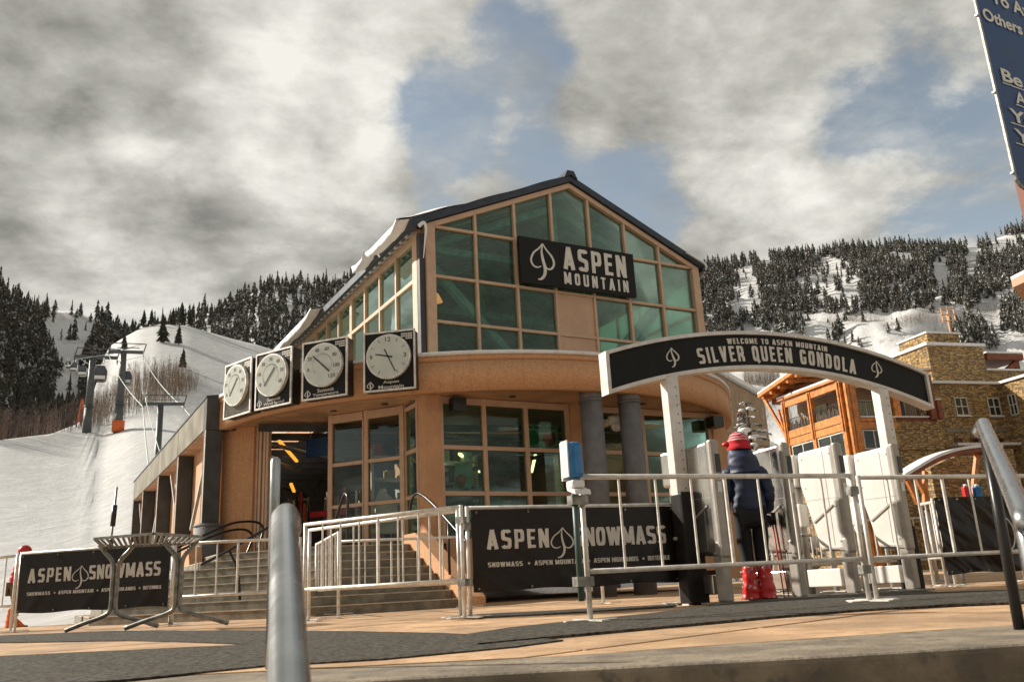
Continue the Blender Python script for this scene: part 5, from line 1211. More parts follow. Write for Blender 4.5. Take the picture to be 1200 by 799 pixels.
ht = MB().grid(knit, 32, 20).build('hat', 'knit_hat', per)
MB().tube([(hd.x-.10, hd.y-.02, hd.z+.03), (hd.x-.15, hd.y-.03, hd.z+.03), (hd.x-.185, hd.y-.03, hd.z+.02)], .04, 8, r_end=.02).build('ear_flap', 'red', per)
MB().sphere((hd.x+.115, hd.y+.07, hd.z+.03), .05, 12, 8, sc=(.7, 1, 1)).build('goggles', 'blackpaint', per)
# the ski poles in the right hand
wr = Vector(arms[1][2])
sk = thing('ski_poles', 'pair of red ski poles in the right hand of the person in the navy jacket', 'ski poles', (q[0]+.03, q[1], .012), rad(-6))
for k in (0, 1):
    a = wr+Vector((.035+.03*k, .03, -.06)); e = Vector((wr.x+.06+.05*k, wr.y+.02, .01)); f = MB().tube([a, e], .011, 8, r_end=.007).build('shaft', 'red', sk)
    MB().tube([a+Vector((0, 0, .08)), a+Vector((0, 0, -.06))], .019, 8).build('grip', 'blackpaint', sk); MB().disc((e.x, e.y, .07), (0, 0, 1), .035, 12, 0, .012).build('basket', 'blackpaint', sk)
# skier resting at the left edge, and people behind the glass
q = aty(18, 690, 17.0)
pl_, _, hl_, _ = person('person in a red jacket and red hat at the left edge behind a barrier', (q[0], q[1], .0), rad(-60), top='red', legs='twig', hat='red', boots='orange', H=1.44, hood=False)
MB().sphere((hl_.x, hl_.y-.01, hl_.z+.04), .115, 16, 10, 0, (1, 1.05, .95)).build('hat', 'red', pl_)
def cap(par, hd_, m): MB().sphere((hd_.x, hd_.y-.01, hd_.z+.035), .115, 16, 10, 0, (1, 1.05, .95)).build('hat', m, par)
q = WT(.95, .55, FL)
pw_, _, h2, _ = person('person with orange hair standing behind the lower storefront glass', q, TRZ+math.pi, top='black_cloth', H=1.28, hood=False); cap(pw_, h2, 'orange')
q = WT(1.75, .75, FL)
pw_, _, h2, _ = person('person in a grey hat behind the lower storefront glass', q, TRZ+math.pi, top='gray_col', H=1.16, hood=False); cap(pw_, h2, 'gray_col')
# things seen through the glass
t = thing('status_board', 'pale green board with a green and a red disc behind the storefront glass', 'board', WT(2.36, .30, 2.98), TRZ)
MB().box(0, .86, 0, .03, 0, .56).build('panel', 'board', t); MB().disc((.23, -.002, .27), (0, -1, 0), .165, 32, 0, .004).build('green_disc', 'greendisc', t); MB().disc((.64, -.002, .27), (0, -1, 0), .165, 32, 0, .004).build('red_disc', 'red', t)
lettering(t, 'Silver Queen Gondola', .08, .80, .46, .53, -.004, 'clock_ink', bold=.01); lettering(t, 'OPEN', .15, .31, .03, .075, -.004, 'clock_ink', bold=.01); lettering(t, 'CLOSED', .54, .74, .03, .075, -.004, 'clock_ink', bold=.01)
for k, (u, v, lab) in enumerate(((.7, 3.2, 'tall shelf of boxed gear inside, behind the left storefront bay'), (2.3, 3.8, 'tall shelf of boxed gear inside, behind the right storefront bay'), (5.6, 3.0, 'tall shelf of boxed gear inside, right of the two grey columns'), (-1.2, 9.5, 'tall shelf of boxed gear deep inside the glazed doors'))):
    t = thing('gear_shelf', lab, 'shelf', WT(u-.6, v, FL), TRZ, 'gear shelves inside the terminal')
    for x in (0, 1.3): MB().box(x-.03, x+.03, 0, .4, 0, 2.3).build('upright', 'galv', t)
    for j in range(5):
        MB().box(.035, 1.265, 0, .4, .1+.5*j, .14+.5*j).build('board', 'galv', t)
        for i in range(4): MB().box(.06+.3*i, .06+.3*i+random.uniform(.16, .27), .03, .36, .141+.5*j, .141+.5*j+random.uniform(.15, .36)).build('box', random.choice(['white_plastic', 'red', 'signblue', 'tan_panel', 'board', 'yellow_card', 'black_cloth']), t)
t = thing('service_counter', 'pale service counter inside behind the storefront glass', 'counter', WT(.5, 1.9, FL), TRZ); MB().box(0, 2.3, 0, .55, 0, .95).build('front', 'tan_panel', t); MB().box(-.05, 2.35, -.05, .6, .952, 1.0).build('top', 'white_plastic', t)
for k in range(2): MB().box(.4+k*1.1, .75+k*1.1, .2, .24, 1.05, 1.32).build('monitor', 'blackpaint', t)
for u, lab in ((5.55, 'pale green notice hung inside right of the grey columns'), (.95, 'pale green sheet hung inside the left storefront bay')):
    t = thing('notice_sheet', lab, 'notice', WT(u, .8, 2.2), TRZ); MB().prism([(0, 0, 0), (.42, 0, .06), (.46, 0, .52), (.08, 0, .58)], (0, .01, 0)).build('sheet', 'board', t)
def in_thing(name, label, cat, s, o_, z, rz=0): return thing(name, label, cat, WT(*(dw(s, o_, 0).xy), z), TRZ+rz)
dang = math.atan2(DE.y, DE.x)
t = in_thing('belt_barrier', 'bright red retractable belt barrier inside the open doorway', 'barrier', 2.2, -1.2, FL, dang)
for x in (0, 1.05): MB().cyl((x, 0), .035, 0, .98, 12).cyl((x, 0), .17, 0, .03, 20).build('post', 'blackpaint', t)
MB().box(.03, 1.02, -.01, .01, .86, .98).build('belt', 'red', t)
t = in_thing('hanging_sign', 'dark navy sign board hanging inside the open doorway', 'sign', 2.35, -.9, 3.28, dang)
MB().box(0, .75, -.02, .02, 0, .42).build('board', 'signblue', t)
for x in (.1, .65): MB().tube([(x, 0, .42), (x, 0, .60)], .008, 6).build('hanger', 'galv_dark', t)
for k in range(5):
    t = in_thing('ski_rack', 'dark ski rack standing deep inside the open doorway', 'rack', 1.3+.75*k, -2.6-.5*(k % 2), FL, dang); t['group'] = 'ski racks inside the terminal'
    for x in (0, .6): MB().tube([(x, -.2, 0), (x, 0, 1.5), (x, .2, 0)], .02, 6).build('frame', 'galv_dark', t)
    MB().tube([(0, 0, 1.45), (.6, 0, 1.45)], .02, 6).tube([(0, 0, 1.0), (.6, 0, 1.0)], .02, 6).build('crossbar', 'galv_dark', t)
    for j in range(5): MB().box(.06+.11*j, .12+.11*j, .02, .035, .1, 1.35+.1*((j*7+k) % 4)).build('ski', ('red', 'blackpaint', 'galv', 'signblue', 'orange')[(j+k) % 5], t)
t = thing('poster_easel', 'white poster leaning inside behind the door glass', 'poster', WT(*(dw(.35, -.25, 0).xy), FL), TRZ+dang)
MB().prism([(0, 0, .3), (.42, 0, .3), (.55, 0, .95), (.40, 0, 1.22), (.0, 0, .9)], (0, .02, 0)).build('sheet', 'white_plastic', t)
t = thing('balloon', 'round yellow smiling face on the ledge inside the upper gable glass', 'ornament', WT(1.02, .25, 4.80), TRZ)
MT['yellow'] = mat('yellow', (.7, .62, .02), .4); MB().sphere((0, 0, 0), .17, 20, 12, sc=(1, .5, 1)).build('ball', 'yellow', t)
for e in (-.05, .05): MB().sphere((e, -.08, .05), .02, 8, 6).build('eye', 'clock_ink', t)

# ================================================================== gondola lift
def lift_frame(p0, p1):
    d = Vector(p1)-Vector(p0); d.z = 0; return math.atan2(d.y, d.x)-math.pi/2
base2 = np.array(H_run.hit(138, 506)); base1 = np.array(H_run.hit(101.5, 507))
def pylon(base, px_top, label, arm_px, sleeve=False, D=None):
    d = math.hypot(base[0], base[1]); top = aty(*px_top, base[1]); h = top[2]-base[2]; k = d/F_PX
    t = thing('gondola_pylon', label, 'pylon', base, -math.atan2(base[0], base[1]), 'gondola pylons'); r = 4.2*k
    MB().cyl((0, 0), r*1.1, -.3, h*.34, 20, r1=r).cyl((0, 0), r*1.18, h*.335, h*.35, 20).cyl((0, 0), r*.98, h*.34, h, 20, r1=r*.75).build('mast', 'sky_gray_steel', t)
    if sleeve: MB().cyl((0, 0), r*1.5, 0, 12*k, 20).build('safety_pad', 'orange', t)
    xa, xb = -arm_px*.75*k, arm_px*k
    MB().bar((xa, 0, h), (xb, 0, h+1.2*k), 3.2*k, 3.2*k).build('cross_arm', 'sky_gray_steel', t)
    m = MB()
    for x in (xa, xb): m.bar((x, 0, h), (x+2.5*k, 0, h+11*k), 1.1*k, 1.1*k)
    m.bar((xa+2*k, 0, h+10*k), (xb+2.2*k, 0, h+11*k), .9*k, .9*k); m.bar((xa+8*k, 0, h+5*k), (xb-4*k, 0, h+6*k), .7*k, .7*k); m.build('lifting_frame', 'sky_gray_steel', t)
    for x in (xa, xb):
        m = MB()
        for j in range(4): m.disc((x, (-1.8+1.2*j)*2.2*k, h-3*k-(abs(j-1.5)*.8*k)), (1, 0, 0), 1.6*k, 12, 0, .8*k)
        m.bar((x, -5.5*k, h-2.5*k), (x, 5.5*k, h-2.5*k), .8*k, 1.2*k); m.build('sheave_train', 'dark_steel', t)
    c, s_ = math.cos(t.rotation_euler.z), math.sin(t.rotation_euler.z)
    return [np.array([base[0]+x*c, base[1]+x*s_, base[2]+h-3*k]) for x in (xa, xb)]
arm1 = pylon(base1, (108, 419), 'grey gondola pylon, the farther and slimmer one on the left', 24)
arm2 = pylon(base2, (143, 413), 'grey gondola pylon with an orange safety pad round its foot', 20, True)
bT = aty(183, 560, 46); bT[2] = -1
arm3 = pylon(bT, (185, 474), 'short thick grey pylon right behind the dark left wing', 24)
p0 = np.array(H_run.hit(80, 470))
far_l, far_r = aty(79, 421, 230), aty(93, 418, 230); fend = [aty(80, 395, 430), aty(84, 394, 430)]
end_l, end_r = aty(178, 580, 30), aty(240, 500, 34)
cab_col = []
def cable(label, pts, sag=.012, r=.035):
    P = []
    for a, b in zip(pts[:-1], pts[1:]):
        a, b = np.array(a), np.array(b); L = np.linalg.norm(b-a)
        for k in range(10): u = k/10; q = a+(b-a)*u; q[2] -= 4*sag*L*u*(1-u); P.append(q)
    P.append(np.array(pts[-1])); t = MB().tube([tuple(p) for p in P], r, 6).build('lift_cable', 'teal_light'); return tag(t, label, 'cable')
cable('pale haul rope of the gondola, left strand', [fend[0], far_l, arm1[0], arm2[0], arm3[0], end_l], .008, .03)
cable('pale haul rope of the gondola, right strand', [fend[1], far_r, arm1[1], arm2[1], arm3[1], end_r], .008, .03)
cable('thin guide cable between the orange-footed pylon and the short pylon', [arm2[1]+np.array([0, 0, .6]), arm3[0]+np.array([0, 0, .9])], .03, .02)
cable('thin guide cable falling from the short pylon to the left wing', [arm3[0]+np.array([.1, 0, .5]), aty(193, 545, 30)], .01, .02)
def cabin(px, py, D, label, s=1.0):
    p = aty(px, py, D); t = thing('gondola_cabin', label, 'gondola cabin', p, .35, 'gondola cabins hanging on the rope')
    m = MB(); prof = [(-.85, -.75), (-.92, -.2), (-.85, .55), (-.6, .85), (.6, .85), (.85, .55), (.92, -.2), (.85, -.75), (.6, -.9), (-.6, -.9)]
    m.prism([(x*s*.85, -.75*s, z*s*1.25) for x, z in prof], (0, 1.5*s, 0)).build('shell', 'cabin', t, bevel=.08)
    for y in (-.77, .77): MB().box(-.60*s, .60*s, y*s-.012, y*s+.012, -.2*s, .8*s).build('window', 'cabin_glass', t)
    for x in (-.79, .79): MB().box(x*s-.012, x*s+.012, -.58*s, .58*s, -.2*s, .55*s).build('window', 'cabin_glass', t)
    MB().box(-.7*s, .7*s, -.92*s, -.76*s, -.95*s, -.45*s).build('ski_basket', 'galv', t)
    MB().tube(smooth_path([(0, 0, 1.05*s), (0, 0, 1.4*s), (.3*s, 0, 1.7*s), (.3*s, 0, 2.4*s)], 4), .07*s, 8).build('hanger_arm', 'galv', t)
for args in ((118, 438, 96, 'gondola cabin hanging between the two pylons, largest in view', .80), (148, 443, 100, 'gondola cabin just right of the orange-footed pylon', .72), (97, 434.5, 128, 'gondola cabin left of the slimmer pylon', .72), (87, 430, 170, 'small gondola cabin farther up the line, second from left', .75), (80, 427, 210, 'smallest gondola cabin, leftmost on the line', .75)): cabin(*args)
# a low snow fence and a skier on the piste
p = H_run.hit(232, 470); t = thing('orange_marker', 'small orange safety net by the aspen grove', 'net', H_run.hit(94, 490)); MB().prism([(-.5, 0, -.2), (.9, 0, -.4), (.2, 0, 3.0), (-.1, 0, 2.9)], (0, .06, 0)).build('net', 'orange', t)

# ================================================================== stone and timber lodge
HZ = rad(74); E1 = np.array([math.sin(HZ), math.cos(HZ), 0]); E2 = np.array([-math.cos(HZ), math.sin(HZ), 0]); HO = aty(990, 470, 50)*np.array([1, 1, 0])
def hf(x, y, b0=0.): p = onplane(x, y, HO+E2*b0, E2); return float((p-HO) @ E1), float(p[2])
def hs(x, y, a0=0.): p = onplane(x, y, HO+E1*a0, E1); return float((p-HO) @ E2), float(p[2])
LD = thing('stone_lodge', 'large stone lodge with orange timber bays and snowy copings on the right', 'building', HO, math.pi/2-HZ)
def part(name, m, *boxes, parent=LD):
    mb = MB()
    for b in boxes: mb.box(*b)
    return mb.build(name, m, parent)
# bay: left face on a=0, front face on b=0
part('room_back', 'tan_wall', (1.5, 1.6, 1.2, 7.0, -1, 10.9)); part('room_back', 'tan_wall', (1.2, 6.3, 1.6, 1.7, -1, 10.9))
part('balcony_floor', 'timber_dark', (.05, 1.48, .05, 6.6, 8.45, 8.75)); part('balcony_floor', 'timber_dark', (1.49, 6.3, .05, 1.58, 8.45, 8.75))
for b in (.30, 3.30, 6.15): part('timber_post', 'timber', (-.13, .16, b-.16, b+.16, -1, 10.95)); part('timber_post', 'timber', (-.21, -.135, b-.05, b+.07, 8.0, 10.9))
for a in (.05, .34): part('corner_post', 'timber', (a, a+.24, -.16-.02*a, .10, -1, 11.05))
part('corner_post', 'timber', (.62, .78, -.10, .05, -1, 10.9)); part('timber_post', 'timber', (3.28, 3.72, -.1, .2, 8.7, 11.1))
for z0, z1, m in ((10.55, 10.98, 'timber'), (8.52, 8.98, 'timber'), (8.05, 8.46, 'timber'), (8.465, 8.515, 'blackpaint')):
    for b0, b1 in ((.46, 3.14), (3.46, 5.99)): part('beam', m, (-.08, .10, b0, b1, z0, z1))
part('beam', 'timber', (.8, 3.27, -.06, .1, 8.05, 8.45), (.8, 3.27, -.06, .1, 8.5, 8.72)); part('beam', 'timber_dark', (.8, 6.2, -.02, .1, 10.65, 11.1))
part('sill_snow', 'coping', (.8, 5.6, -.16, .12, 8.725, 8.79))
part('dark_post', 'timber_dark', (5.75, 6.2, -.2, .2, 8.6, 11.3)); part('dark_post', 'timber_dark', (6.22, 6.5, -.3, -.1, 8.6, 9.75)); part('post_snow', 'coping', (6.18, 6.54, -.34, -.06, 9.755, 9.83)); part('post_snow', 'coping', (5.7, 6.25, -.25, .25, 11.305, 11.38))
# windows behind the balconies and railings in front
def window(x, y, z, w, h, face, n=2, m='darkwin', fr='winframe', rows=1, d=.0):
    """face 'b' looks along -b, 'a' looks along -a; (x, y) lower corner in local a,b"""
    f = MB(); g_ = .07
    def bx(mb, u0, u1, z0, z1, t0, t1):
        if face == 'b': mb.box(x+u0, x+u1, y+t0, y+t1, z0, z1)
        else: mb.box(x+t0, x+t1, y+u0, y+u1, z0, z1)
    bx(f, 0, w, z, z+g_, -.06, .04); bx(f, 0, w, z+h-g_, z+h, -.06, .04)
    for k in range(n+1): u = (w-g_)*k/n; bx(f, u, u+g_, z+g_, z+h-g_, -.057, .037)
    for r in range(1, rows): bx(f, g_, w-g_, z+h*r/rows-.03, z+h*r/rows+.03, -.05, .03)
    fo = f.build('window', fr, LD)
    for k in range(n):
        for r in range(rows):
            p = MB(); u0 = (w-g_)*k/n+g_; u1 = (w-g_)*(k+1)/n; z0 = z+h*r/rows+.035; z1 = z+h*(r+1)/rows-.035; bx(p, u0, u1, max(z0, z+g_), min(z1, z+h-g_), -.012, .0); p.build('pane', m if k % 2 == 0 or m != 'cloth_curtain' else 'cloth_curtain', fo)
window(1.42, 3.7, 8.8, 2.0, 1.55, 'a', 3, 'cloth_curtain'); window(1.42, 1.3, 8.8, 1.7, 1.2, 'a', 2, 'cloth_curtain', rows=2); window(1.42, 1.5, 8.8, .6, .3, 'a', 1)
window(1.9, 1.52, 8.8, 1.3, 1.3, 'b', 2, 'cloth_curtain'); window(4.0, 1.52, 8.8, 1.4, 1.5, 'b', 2)
for b0, b1 in ((.48, 3.12), (3.48, 5.97)):
    m = MB(); m.box(-.03, .01, b0, b1, 9.70, 9.74).box(-.03, .01, b0, b1, 9.03, 9.06)
    for k in range(14): b = b0+(b1-b0)*(k+.5)/14; m.box(-.02, .0, b-.012, b+.012, 9.06, 9.70)
    m.build('railing', 'blackpaint', LD); MB().grid(lambda u, v: (.02+.02*math.sin(u*40), b0+(b1-b0)*u, 9.02+(.42+.12*math.sin(u*31)+.06*math.sin(u*77))*v), 60, 2).build('railing_screen', 'bark', LD)
for a0, a1 in ((.82, 3.26), (3.74, 5.72)):
    m = MB(); m.box(a0, a1, .0, .04, 9.66, 9.70)
    for k in range(16): a = a0+(a1-a0)*(k+.5)/16; m.box(a-.012, a+.012, .01, .03, 8.8, 9.66)
    m.build('railing', 'blackpaint', LD)
for b, w in ((.52, 2.55), (3.5, 2.4)): window(.02, b, 6.0, w, 2.0, 'a', 2)
window(.85, .02, 6.85, 1.5, 1.15, 'b', 2); part('wall', 'stone', (.8, 6.45, .1, 1.1, 2.6, 6.8)); part('wall', 'stone', (2.42, 6.45, .02, 1.1, 6.82, 8.04)); part('wall', 'stone', (3.3, 6.45, -.02, 1.1, 8.045, 8.5))
part('wall', 'stone', (.0, .8, .5, 7.5, -1, 5.9)); part('wall', 'stone', (-.5, .6, 6.4, 8.6, -1, 7.3)); part('coping', 'coping', (-.55, .65, 6.35, 8.7, 7.305, 7.42)); part('wall', 'stone', (.3, 6.45, .3, 1.2, -1, 2.59))
# roofs over the bay
e1 = [(-.25, -.35, 11.0), (-.25, 6.6, 11.06), (2.8, 6.6, 11.30), (6.2, -.35, 11.5)]
MB().prism(e1, (0, 0, .14)).build('bay_roof', 'timber', LD); MB().prism([(x, y, z+.145) for x, y, z in e1], (0, 0, .12)).build('roof_snow', 'coping', LD)
rp = lambda x, y, a: (a, hs(x, y, a)[0], hs(x, y, a)[1])
r4 = [rp(888, 466, -1.0), rp(936, 433, -1.0), (3.5, 3.9, 12.75), (3.5, 9.3, 11.9)]
MB().prism(r4, (0, 0, .22)).build('upper_roof', 'timber', LD); MB().prism([(x, y, z+.225) for x, y, z in r4], (0, 0, .10)).build('roof_snow', 'coping', LD)
for k in range(5):
    u = (k+.4)/5; a0 = Vector(r4[0]).lerp(Vector(r4[1]), u); a1 = Vector(r4[3]).lerp(Vector(r4[2]), u); MB().bar(a0+Vector((.12, 0, -.13)), a1+Vector((0, 0, -.13)), .16, .24).build('rafter', 'timber', LD)
MB().bar((.05, 8.4, 11.55), (.05, 4.2, 12.2), .3, .4).build('beam', 'timber', LD)
part('wall', 'timber_dark', (.4, 3.4, 4.1, 8.2, 11.2, 11.75))
MB().bar((.0, 6.3, 8.6), (-.2, 8.0, 11.5), .16, .16).build('brace', 'timber', LD); MB().bar((.0, 6.3, 8.0), (0, 6.9, 10.6), .14, .14).build('brace', 'timber', LD)
# stone main wall and stepped tower
bw = 1.6
zt1 = hf(1130, 450, bw)[1]; a_c = hf(1170, 450, bw)[0]
part('wall', 'stone', (6.46, a_c, bw, bw+3, -1, zt1)); part('coping', 'coping', (6.3, a_c-.02, bw-.15, bw+3, zt1+.005, zt1+.17))
part('wall', 'stone', (a_c+.002, a_c+4, -7, bw+3, -1, zt1-.01)); part('coping', 'coping', (a_c-.16, a_c+4, -7, bw+3.1, zt1+.0, zt1+.165))
for x0, y0, x1, y1 in ((1117, 465.5, 1136, 487), (1155.5, 466, 1174, 487.5)):
    (a0, z1), (a1, z0) = hf(x0, y0, bw), hf(x1, y1, bw); window(a0, bw-.01, z0, a1-a0, z1-z0, 'b', 2, rows=2)
    part('window_sill', 'coping', (a0-.1, a1+.1, bw-.14, bw-.07, z0-.07, z0-.005))
(b0, z1), (b1, z0) = hs(1181, 463, a_c), hs(1195, 485, a_c); window(a_c-.01, min(b0, b1), z0, abs(b1-b0), z1-z0, 'a', 2, rows=2)
for x0, x1 in ((1118, 1128), (1137, 1147), (1164, 1176)):
    (a0, z1), (a1, z0) = hf(x0, 513, bw), hf(x1, 521, bw); window(a0, bw-.02, z0, a1-a0, z1-z0, 'b', 1, fr='timber_dark')
(a0, z0), (a1, _) = hf(1112, 524, bw), hf(1230, 524, bw); part('ledge', 'coping', (a0, a1, bw-.8, bw-.005, z0, z0+.16)); part('lintel', 'concrete', (a0, a1-2, bw-.05, bw-.003, z0+.95, z0+1.15))
bt = 4.0
(ac, zc), (ar, _), (_, zl) = hf(1086, 404.5, bt), hf(1151, 406, bt), hf(1094, 449, bt)
bl = hs(1046, 420, ac)[0]
part('tower', 'stone', (ac, ar, bt, bl+2, zl-3, zc)); part('coping', 'coping', (ac-.15, ar+.15, bt-.15, bl+2, zc+.005, zc+.2))
(ak, zk), (ark, _) = hf(1085.5, 390.5, bt+.6), hf(1123, 390.5, bt+.6); bk = hs(1053, 404, ak)[0]
part('tower_cap', 'stone', (ak, ark, bt+.6, bk, zc+.21, zk)); part('coping', 'coping', (ak-.1, ark+.1, bt+.5, bk+.1, zk+.005, zk+.12))
part('parapet', 'stone', (ar+.02, ar+6, bt+.3, bt+3, zl-3, hf(1160, 434, bt+.3)[1])); part('coping', 'coping', (ar+.03, ar+6, bt+.2, bt+3, hf(1160, 434, bt+.3)[1]+.004, hf(1160, 434, bt+.3)[1]+.12))
(a0, zr_), (a1, zr2) = hf(1152, 420, bt+1), hf(1194, 420, bt+1)
part('terrace_roof', 'timber_dark', (a0, a1, bt+.6, bt+7, zr_-.15, zr_+.30)); part('roof_snow', 'coping', (a0, a1, bt+.6, bt+7, zr_+.305, zr_+.42)); part('terrace_post', 'timber_dark', (a1-.5, a1-.15, bt+.9, bt+1.2, zr_-2.5, zr_-.16)); part('terrace_wall', 'stone', (a0-.5, a1-1.8, bt+6.8, bt+7.0, zr_-2.5, zr_-.155))
MB().bar((a1-2.2, bt+1, zr_-1.4), (a1-.4, bt+1, zr_-.3), .3, .35).build('terrace_beam', 'timber_dark', LD)
# roof antenna frame
aa, zz_ = hf(1110, 390, bt+2); m = MB(); x_ = aa-.1
for k in range(3): m.box(x_-.05+.55*k, x_+.03+.55*k, bt+2, bt+2.08, zz_+.8+.1*k, zz_+1.9+.05*k)
for k in range(3): m.bar((x_-.1, bt+2.1, zz_+.85+.5*k), (x_+1.2, bt+2.1, zz_+1.05+.45*k), .07, .07)
m.box(x_+.5, x_+.6, bt+2.1, bt+2.2, zk, zz_+1.6); m.build('antenna_frame', 'stucco', LD)
# arched entrance canopy with snow
en = thing('entrance_canopy', 'low curved red entrance canopy topped with snow in front of the stone wall', 'canopy', HO, math.pi/2-HZ)
bE = -9.0; top = [hf(x, y, bE) for x, y in ((1060, 555), (1075, 546), (1090, 537), (1105, 530), (1125, 524), (1150, 520.5), (1175, 521))]
def can(z_off, th, y0, y1, name, m):
    mb = MB(); N = len(top); sp_ = [(q.x, q.y) for q in smooth_path([(a, z, 0) for a, z in top], 5)]
    mb.prism([(a, y0, z+z_off) for a, z in sp_]+[(a, y0, z+z_off-th) for a, z in reversed(sp_)], (0, y1-y0, 0)); return mb.build(name, m, en)
can(0, .14, bE, bE+1.1, 'snow_cover', 'coping'); can(-.145, .20, bE+.05, bE+1.1, 'fascia', 'timber_dark')
a0, z0 = top[1]
for k, (x0, y0, x1, y1) in enumerate(((1062, 560, 1076, 590), (1072, 556, 1090, 590), (1084, 552, 1084, 590), (1145, 532, 1140, 580))):
    p, q = hf(x0, y0, bE+1), hf(x1, y1, bE+1); MB().bar((p[0], bE+1, p[1]), (q[0], bE+1, q[1]), .18, .2).build('strut', 'timber', en)
p, q = hf(1085, 560, bE+2), hf(1140, 610, bE+2); 
MB().prism([(hf(1090, 542, bE+2)[0], bE+2, -1), (hf(1142, 542, bE+2)[0], bE+2, -1), (hf(1142, 533, bE+2)[0], bE+2, hf(1142, 533, bE+2)[1]), (hf(1112, 537, bE+2)[0], bE+2, hf(1112, 537, bE+2)[1]), (hf(1090, 548, bE+2)[0], bE+2, hf(1090, 548, bE+2)[1])], (0, .4, 0)).build('wall', 'stone', en)
MB().box(hf(1142, 570, bE+2)[0]+.05, hf(1215, 570, bE+2)[0], bE+3, bE+3.3, -1, hf(1160, 526, bE+3)[1]).build('wall', 'stone', en)
# brown house and snowy ground left of the lodge
t = thing('brown_house', 'plain brown house with a snowy sloping roof behind the snowy spruce', 'building', aty(868, 560, 78)*np.array([1, 1, 0]), math.pi/2-HZ)
zg = aty(880, 470, 78)[2]; wd = 7.0
MB().prism([(-6, 0, -1), (3.4, 0, -1), (3.4, 0, zg+.2), (-1.0, 0, zg+2.6), (-6, 0, zg+4.6)], (0, 8, 0)).build('wall', 'tan_wall', t)
MB().prism([(-6, -.5, zg+4.7), (-1, -.5, zg+2.7), (3.9, -.5, zg+.1), (3.9, -.5, zg+.5), (-1, -.5, zg+3.1), (-6, -.5, zg+5.1)], (0, 9, 0)).build('roof', 'coping', t)
f = MB().box(.5, 1.5, -.06, .02, zg-2.2, zg-1.0).build('window', 'timber_dark', t); MB().box(.58, 1.42, -.075, -.065, zg-2.1, zg-1.1).build('pane', 'darkwin', f)
t = thing('snow_bank', 'rounded bank of ploughed snow behind the gates', 'snow bank', aty(868, 545, 60)*np.array([1, 1, 0]))
MB().grid(lambda u, v: (-9+16*u, 6*v-1, -1+(5.6*math.sin(math.pi*min(1, u*.9+.1))*(1+.15*math.sin(u*14))+1.0)*math.sin(math.pi*v)**.7), 40, 16).build('mound', 'snow', t)
# snow-laden spruce
def spruce(name, label, base, h, r, seed, snow_n=.75):
    rr = random.Random(seed); t = thing(name, label, 'tree', base)
    MB().tube([(0, 0, 0), (0, 0, h*.96)], .03*h, 8, r_end=.006*h).build('trunk', 'bark', t); m = MB(); sn = MB(); z = h*.12
    while z < h*.97:
        f = 1-z/h; n = 7+int(8*f)
        for k in range(n):
            a = rr.uniform(0, 6.28); L = r*(f**.8)*rr.uniform(.7, 1.15)+.05*h*.3; d = Vector((math.cos(a), math.sin(a), 0)); b = Vector((0, 0, z)); pts = [b+d*L*u+Vector((0, 0, -.28*L*u*u+.05*L*u)) for u in (0, .35, .7, 1)]; sd_ = Vector((-d.y, d.x, 0))
            for u in range(3):
                for _ in range(9):
                    q = pts[u].lerp(pts[u+1], rr.random()); s_ = rr.choice((-1, 1)); tip = q+(sd_*s_*rr.uniform(.3, .6)+d*.5)*L*.42*(1-.25*u)+Vector((0, 0, -.08*L)); w = d*L*.085
                    m.add([q-w, q+w, tip+Vector((0, 0, -.02))], [(0, 1, 2)])
            if rr.random() < snow_n:
                c = pts[2].lerp(pts[3], rr.uniform(-.6, .3)); w = L*rr.uniform(.16, .36)
                sn.sphere(c+Vector((0, 0, .05*L)), w, 7, 4, 0, (1, 1, .38))
        z += h*.045*(1.2-.4*(1-f))
    m.build('crown', 'spruce', t); sn.build('snow_load', 'snow', t)
bb = aty(885, 560, 40); spruce('spruce_tree', 'slim spruce with snow-laden boughs left of the timber bays', (bb[0], bb[1], -.3), aty(884, 463, 40)[2]+.3, 2.7, 5, .55)
for px, top_, D, lab in ((868, 430, 44, 'thin bare tree between the canopy and the snowy spruce'), (905, 470, 46, 'thin bare tree right of the snowy spruce, against the brown house'), (876, 452, 52, 'thin bare tree just left of the snowy spruce')):
    b = aty(px, 560, D); hgt = aty(px, top_, D)[2]; t = thing('bare_tree', lab, 'tree', (b[0], b[1], -.3)); rr = random.Random(px); m = MB(); 
    MB().tube([(0, 0, 0), (.05, 0, hgt*.5), (0, .05, hgt)], .05, 6, r_end=.012).build('trunk', 'twig', t)
    for k in range(46):
        z = hgt*rr.uniform(.25, .97); a = rr.uniform(0, 6.28); L = hgt*.16*(1.15-z/hgt); m.tube([(0, 0, z), (math.cos(a)*L*.5, math.sin(a)*L*.5, z+L*.5), (math.cos(a)*L*.8, math.sin(a)*L*.8, z+L*1.1)], .014, 4, caps=False, r_end=.006)
    m.build('crown', 'twig', t)
# corner of a snowy eave at the right edge
b = aty(1187, 334, 14); t = thing('roof_eave', 'snow-edged tan roof eave poking in at the right edge', 'building', (b[0], b[1], 0), rad(-38))
zz_ = b[2]; MB().prism([(0, -.1, zz_-.07), (3, -1.4, zz_+.35), (3, -1.4, zz_+.5), (0, -.1, zz_+.06)], (0, 3, 0)).build('roof', 'tan_panel', t); MB().prism([(0, -.1, zz_+.063), (3, -1.4, zz_+.503), (3, -1.4, zz_+.62), (0, -.1, zz_+.12)], (0, 3, 0)).build('roof_snow', 'snow', t)
MB().box(.8, 3, 0, 2.5, -.3, zz_+.0).build('wall', 'tan_wall', t)
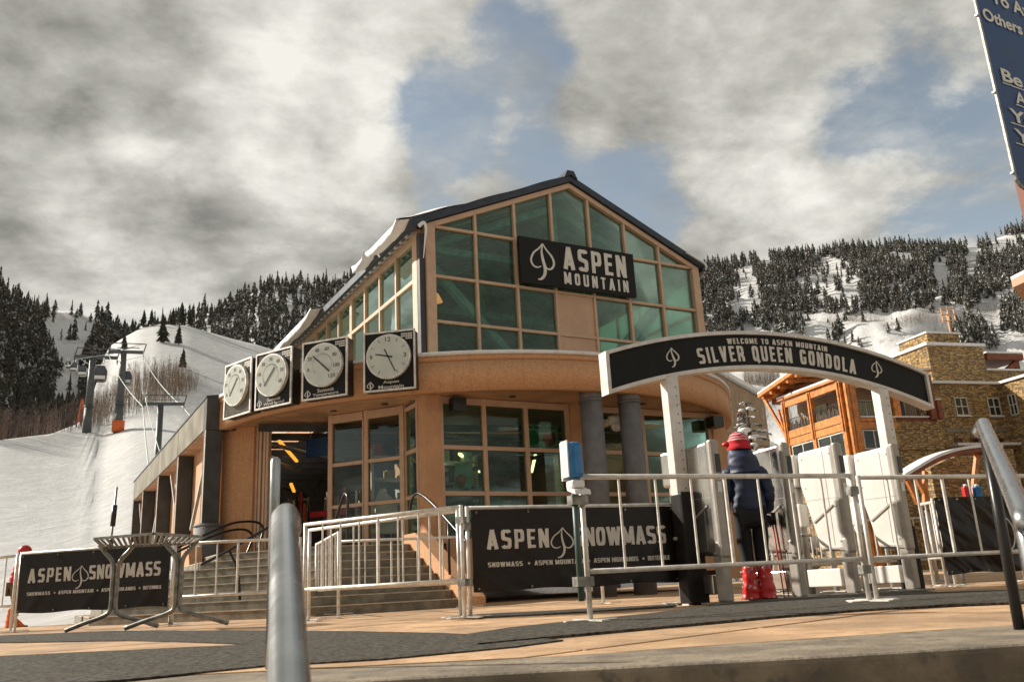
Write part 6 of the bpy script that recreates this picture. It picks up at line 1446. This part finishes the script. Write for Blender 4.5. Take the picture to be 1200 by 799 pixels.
# things on and round the covered barrier
bp = np.array(BCo.location); c_, s_ = math.cos(BCo.rotation_euler.z), math.sin(BCo.rotation_euler.z)
t = thing('cable_loop', 'white cable loop hanging on the plain black cover', 'cable', BCo.location, BCo.rotation_euler.z)
MB().tube([(LC*.76+.13*math.cos(a), -.13, .62+.20*math.sin(a)) for a in [2*math.pi*k/28 for k in range(29)]], .008, 6).build('loop', 'white_plastic', t)
for px, nm, lab, mm in ((1134, 'red_canister', 'small red canister on the ledge behind the black cover', 'red'), (1147, 'blue_canister', 'small blue canister beside the red one behind the black cover', 'blue')):
    b = aty(px, 583, 13.2); t = thing(nm, lab, 'canister', (b[0], b[1], b[2])); MB().box(-.055, .055, -.05, .05, 0, .17).build('body', mm, t, bevel=.02); MB().cyl((0, 0), .03, .165, .2, 12).build('cap', 'white_plastic', t)
b = aty(1141, 583, 13.2); t = thing('side_table', 'narrow side table standing behind the black cover', 'table', (b[0], b[1], 0)); MB().box(-.5, .7, -.2, .25, b[2]-.035, b[2]-.001).build('top', 'galv_dark', t)
for x in (-.45, .65):
    for y in (-.15, .2): MB().box(x-.02, x+.02, y-.02, y+.02, 0, b[2]-.036).build('leg', 'galv_dark', t)
# the street side behind the photographer, mirrored in the glass
for k, (x0, x1, hh, m_) in enumerate(((-34, -14, 14, 'stone'), (-13, 6, 11.5, 'tan_wall'), (8, 30, 15, 'stone'))):
    t = thing('town_building', ('stone fronted town building across the street, left', 'brown town building across the street, middle', 'tall stone town building across the street, right')[k], 'building', (x0, -26, -1.2), 0)
    MB().box(0, x1-x0, -8, 0, 0, hh).build('wall', m_, t); MB().box(-.3, x1-x0+.3, -8.3, .4, hh+.003, hh+.35).build('roof', 'coping', t)
    for i in range(int((x1-x0)/3)):
        for j in range(int(hh/3)):
            f = MB().box(1+3*i, 2.6+3*i, -.02, .06, .8+3*j, 2.5+3*j).build('window', 'winframe', t); MB().box(1.1+3*i, 2.5+3*i, .062, .075, .9+3*j, 2.4+3*j).build('pane', 'darkwin', f)
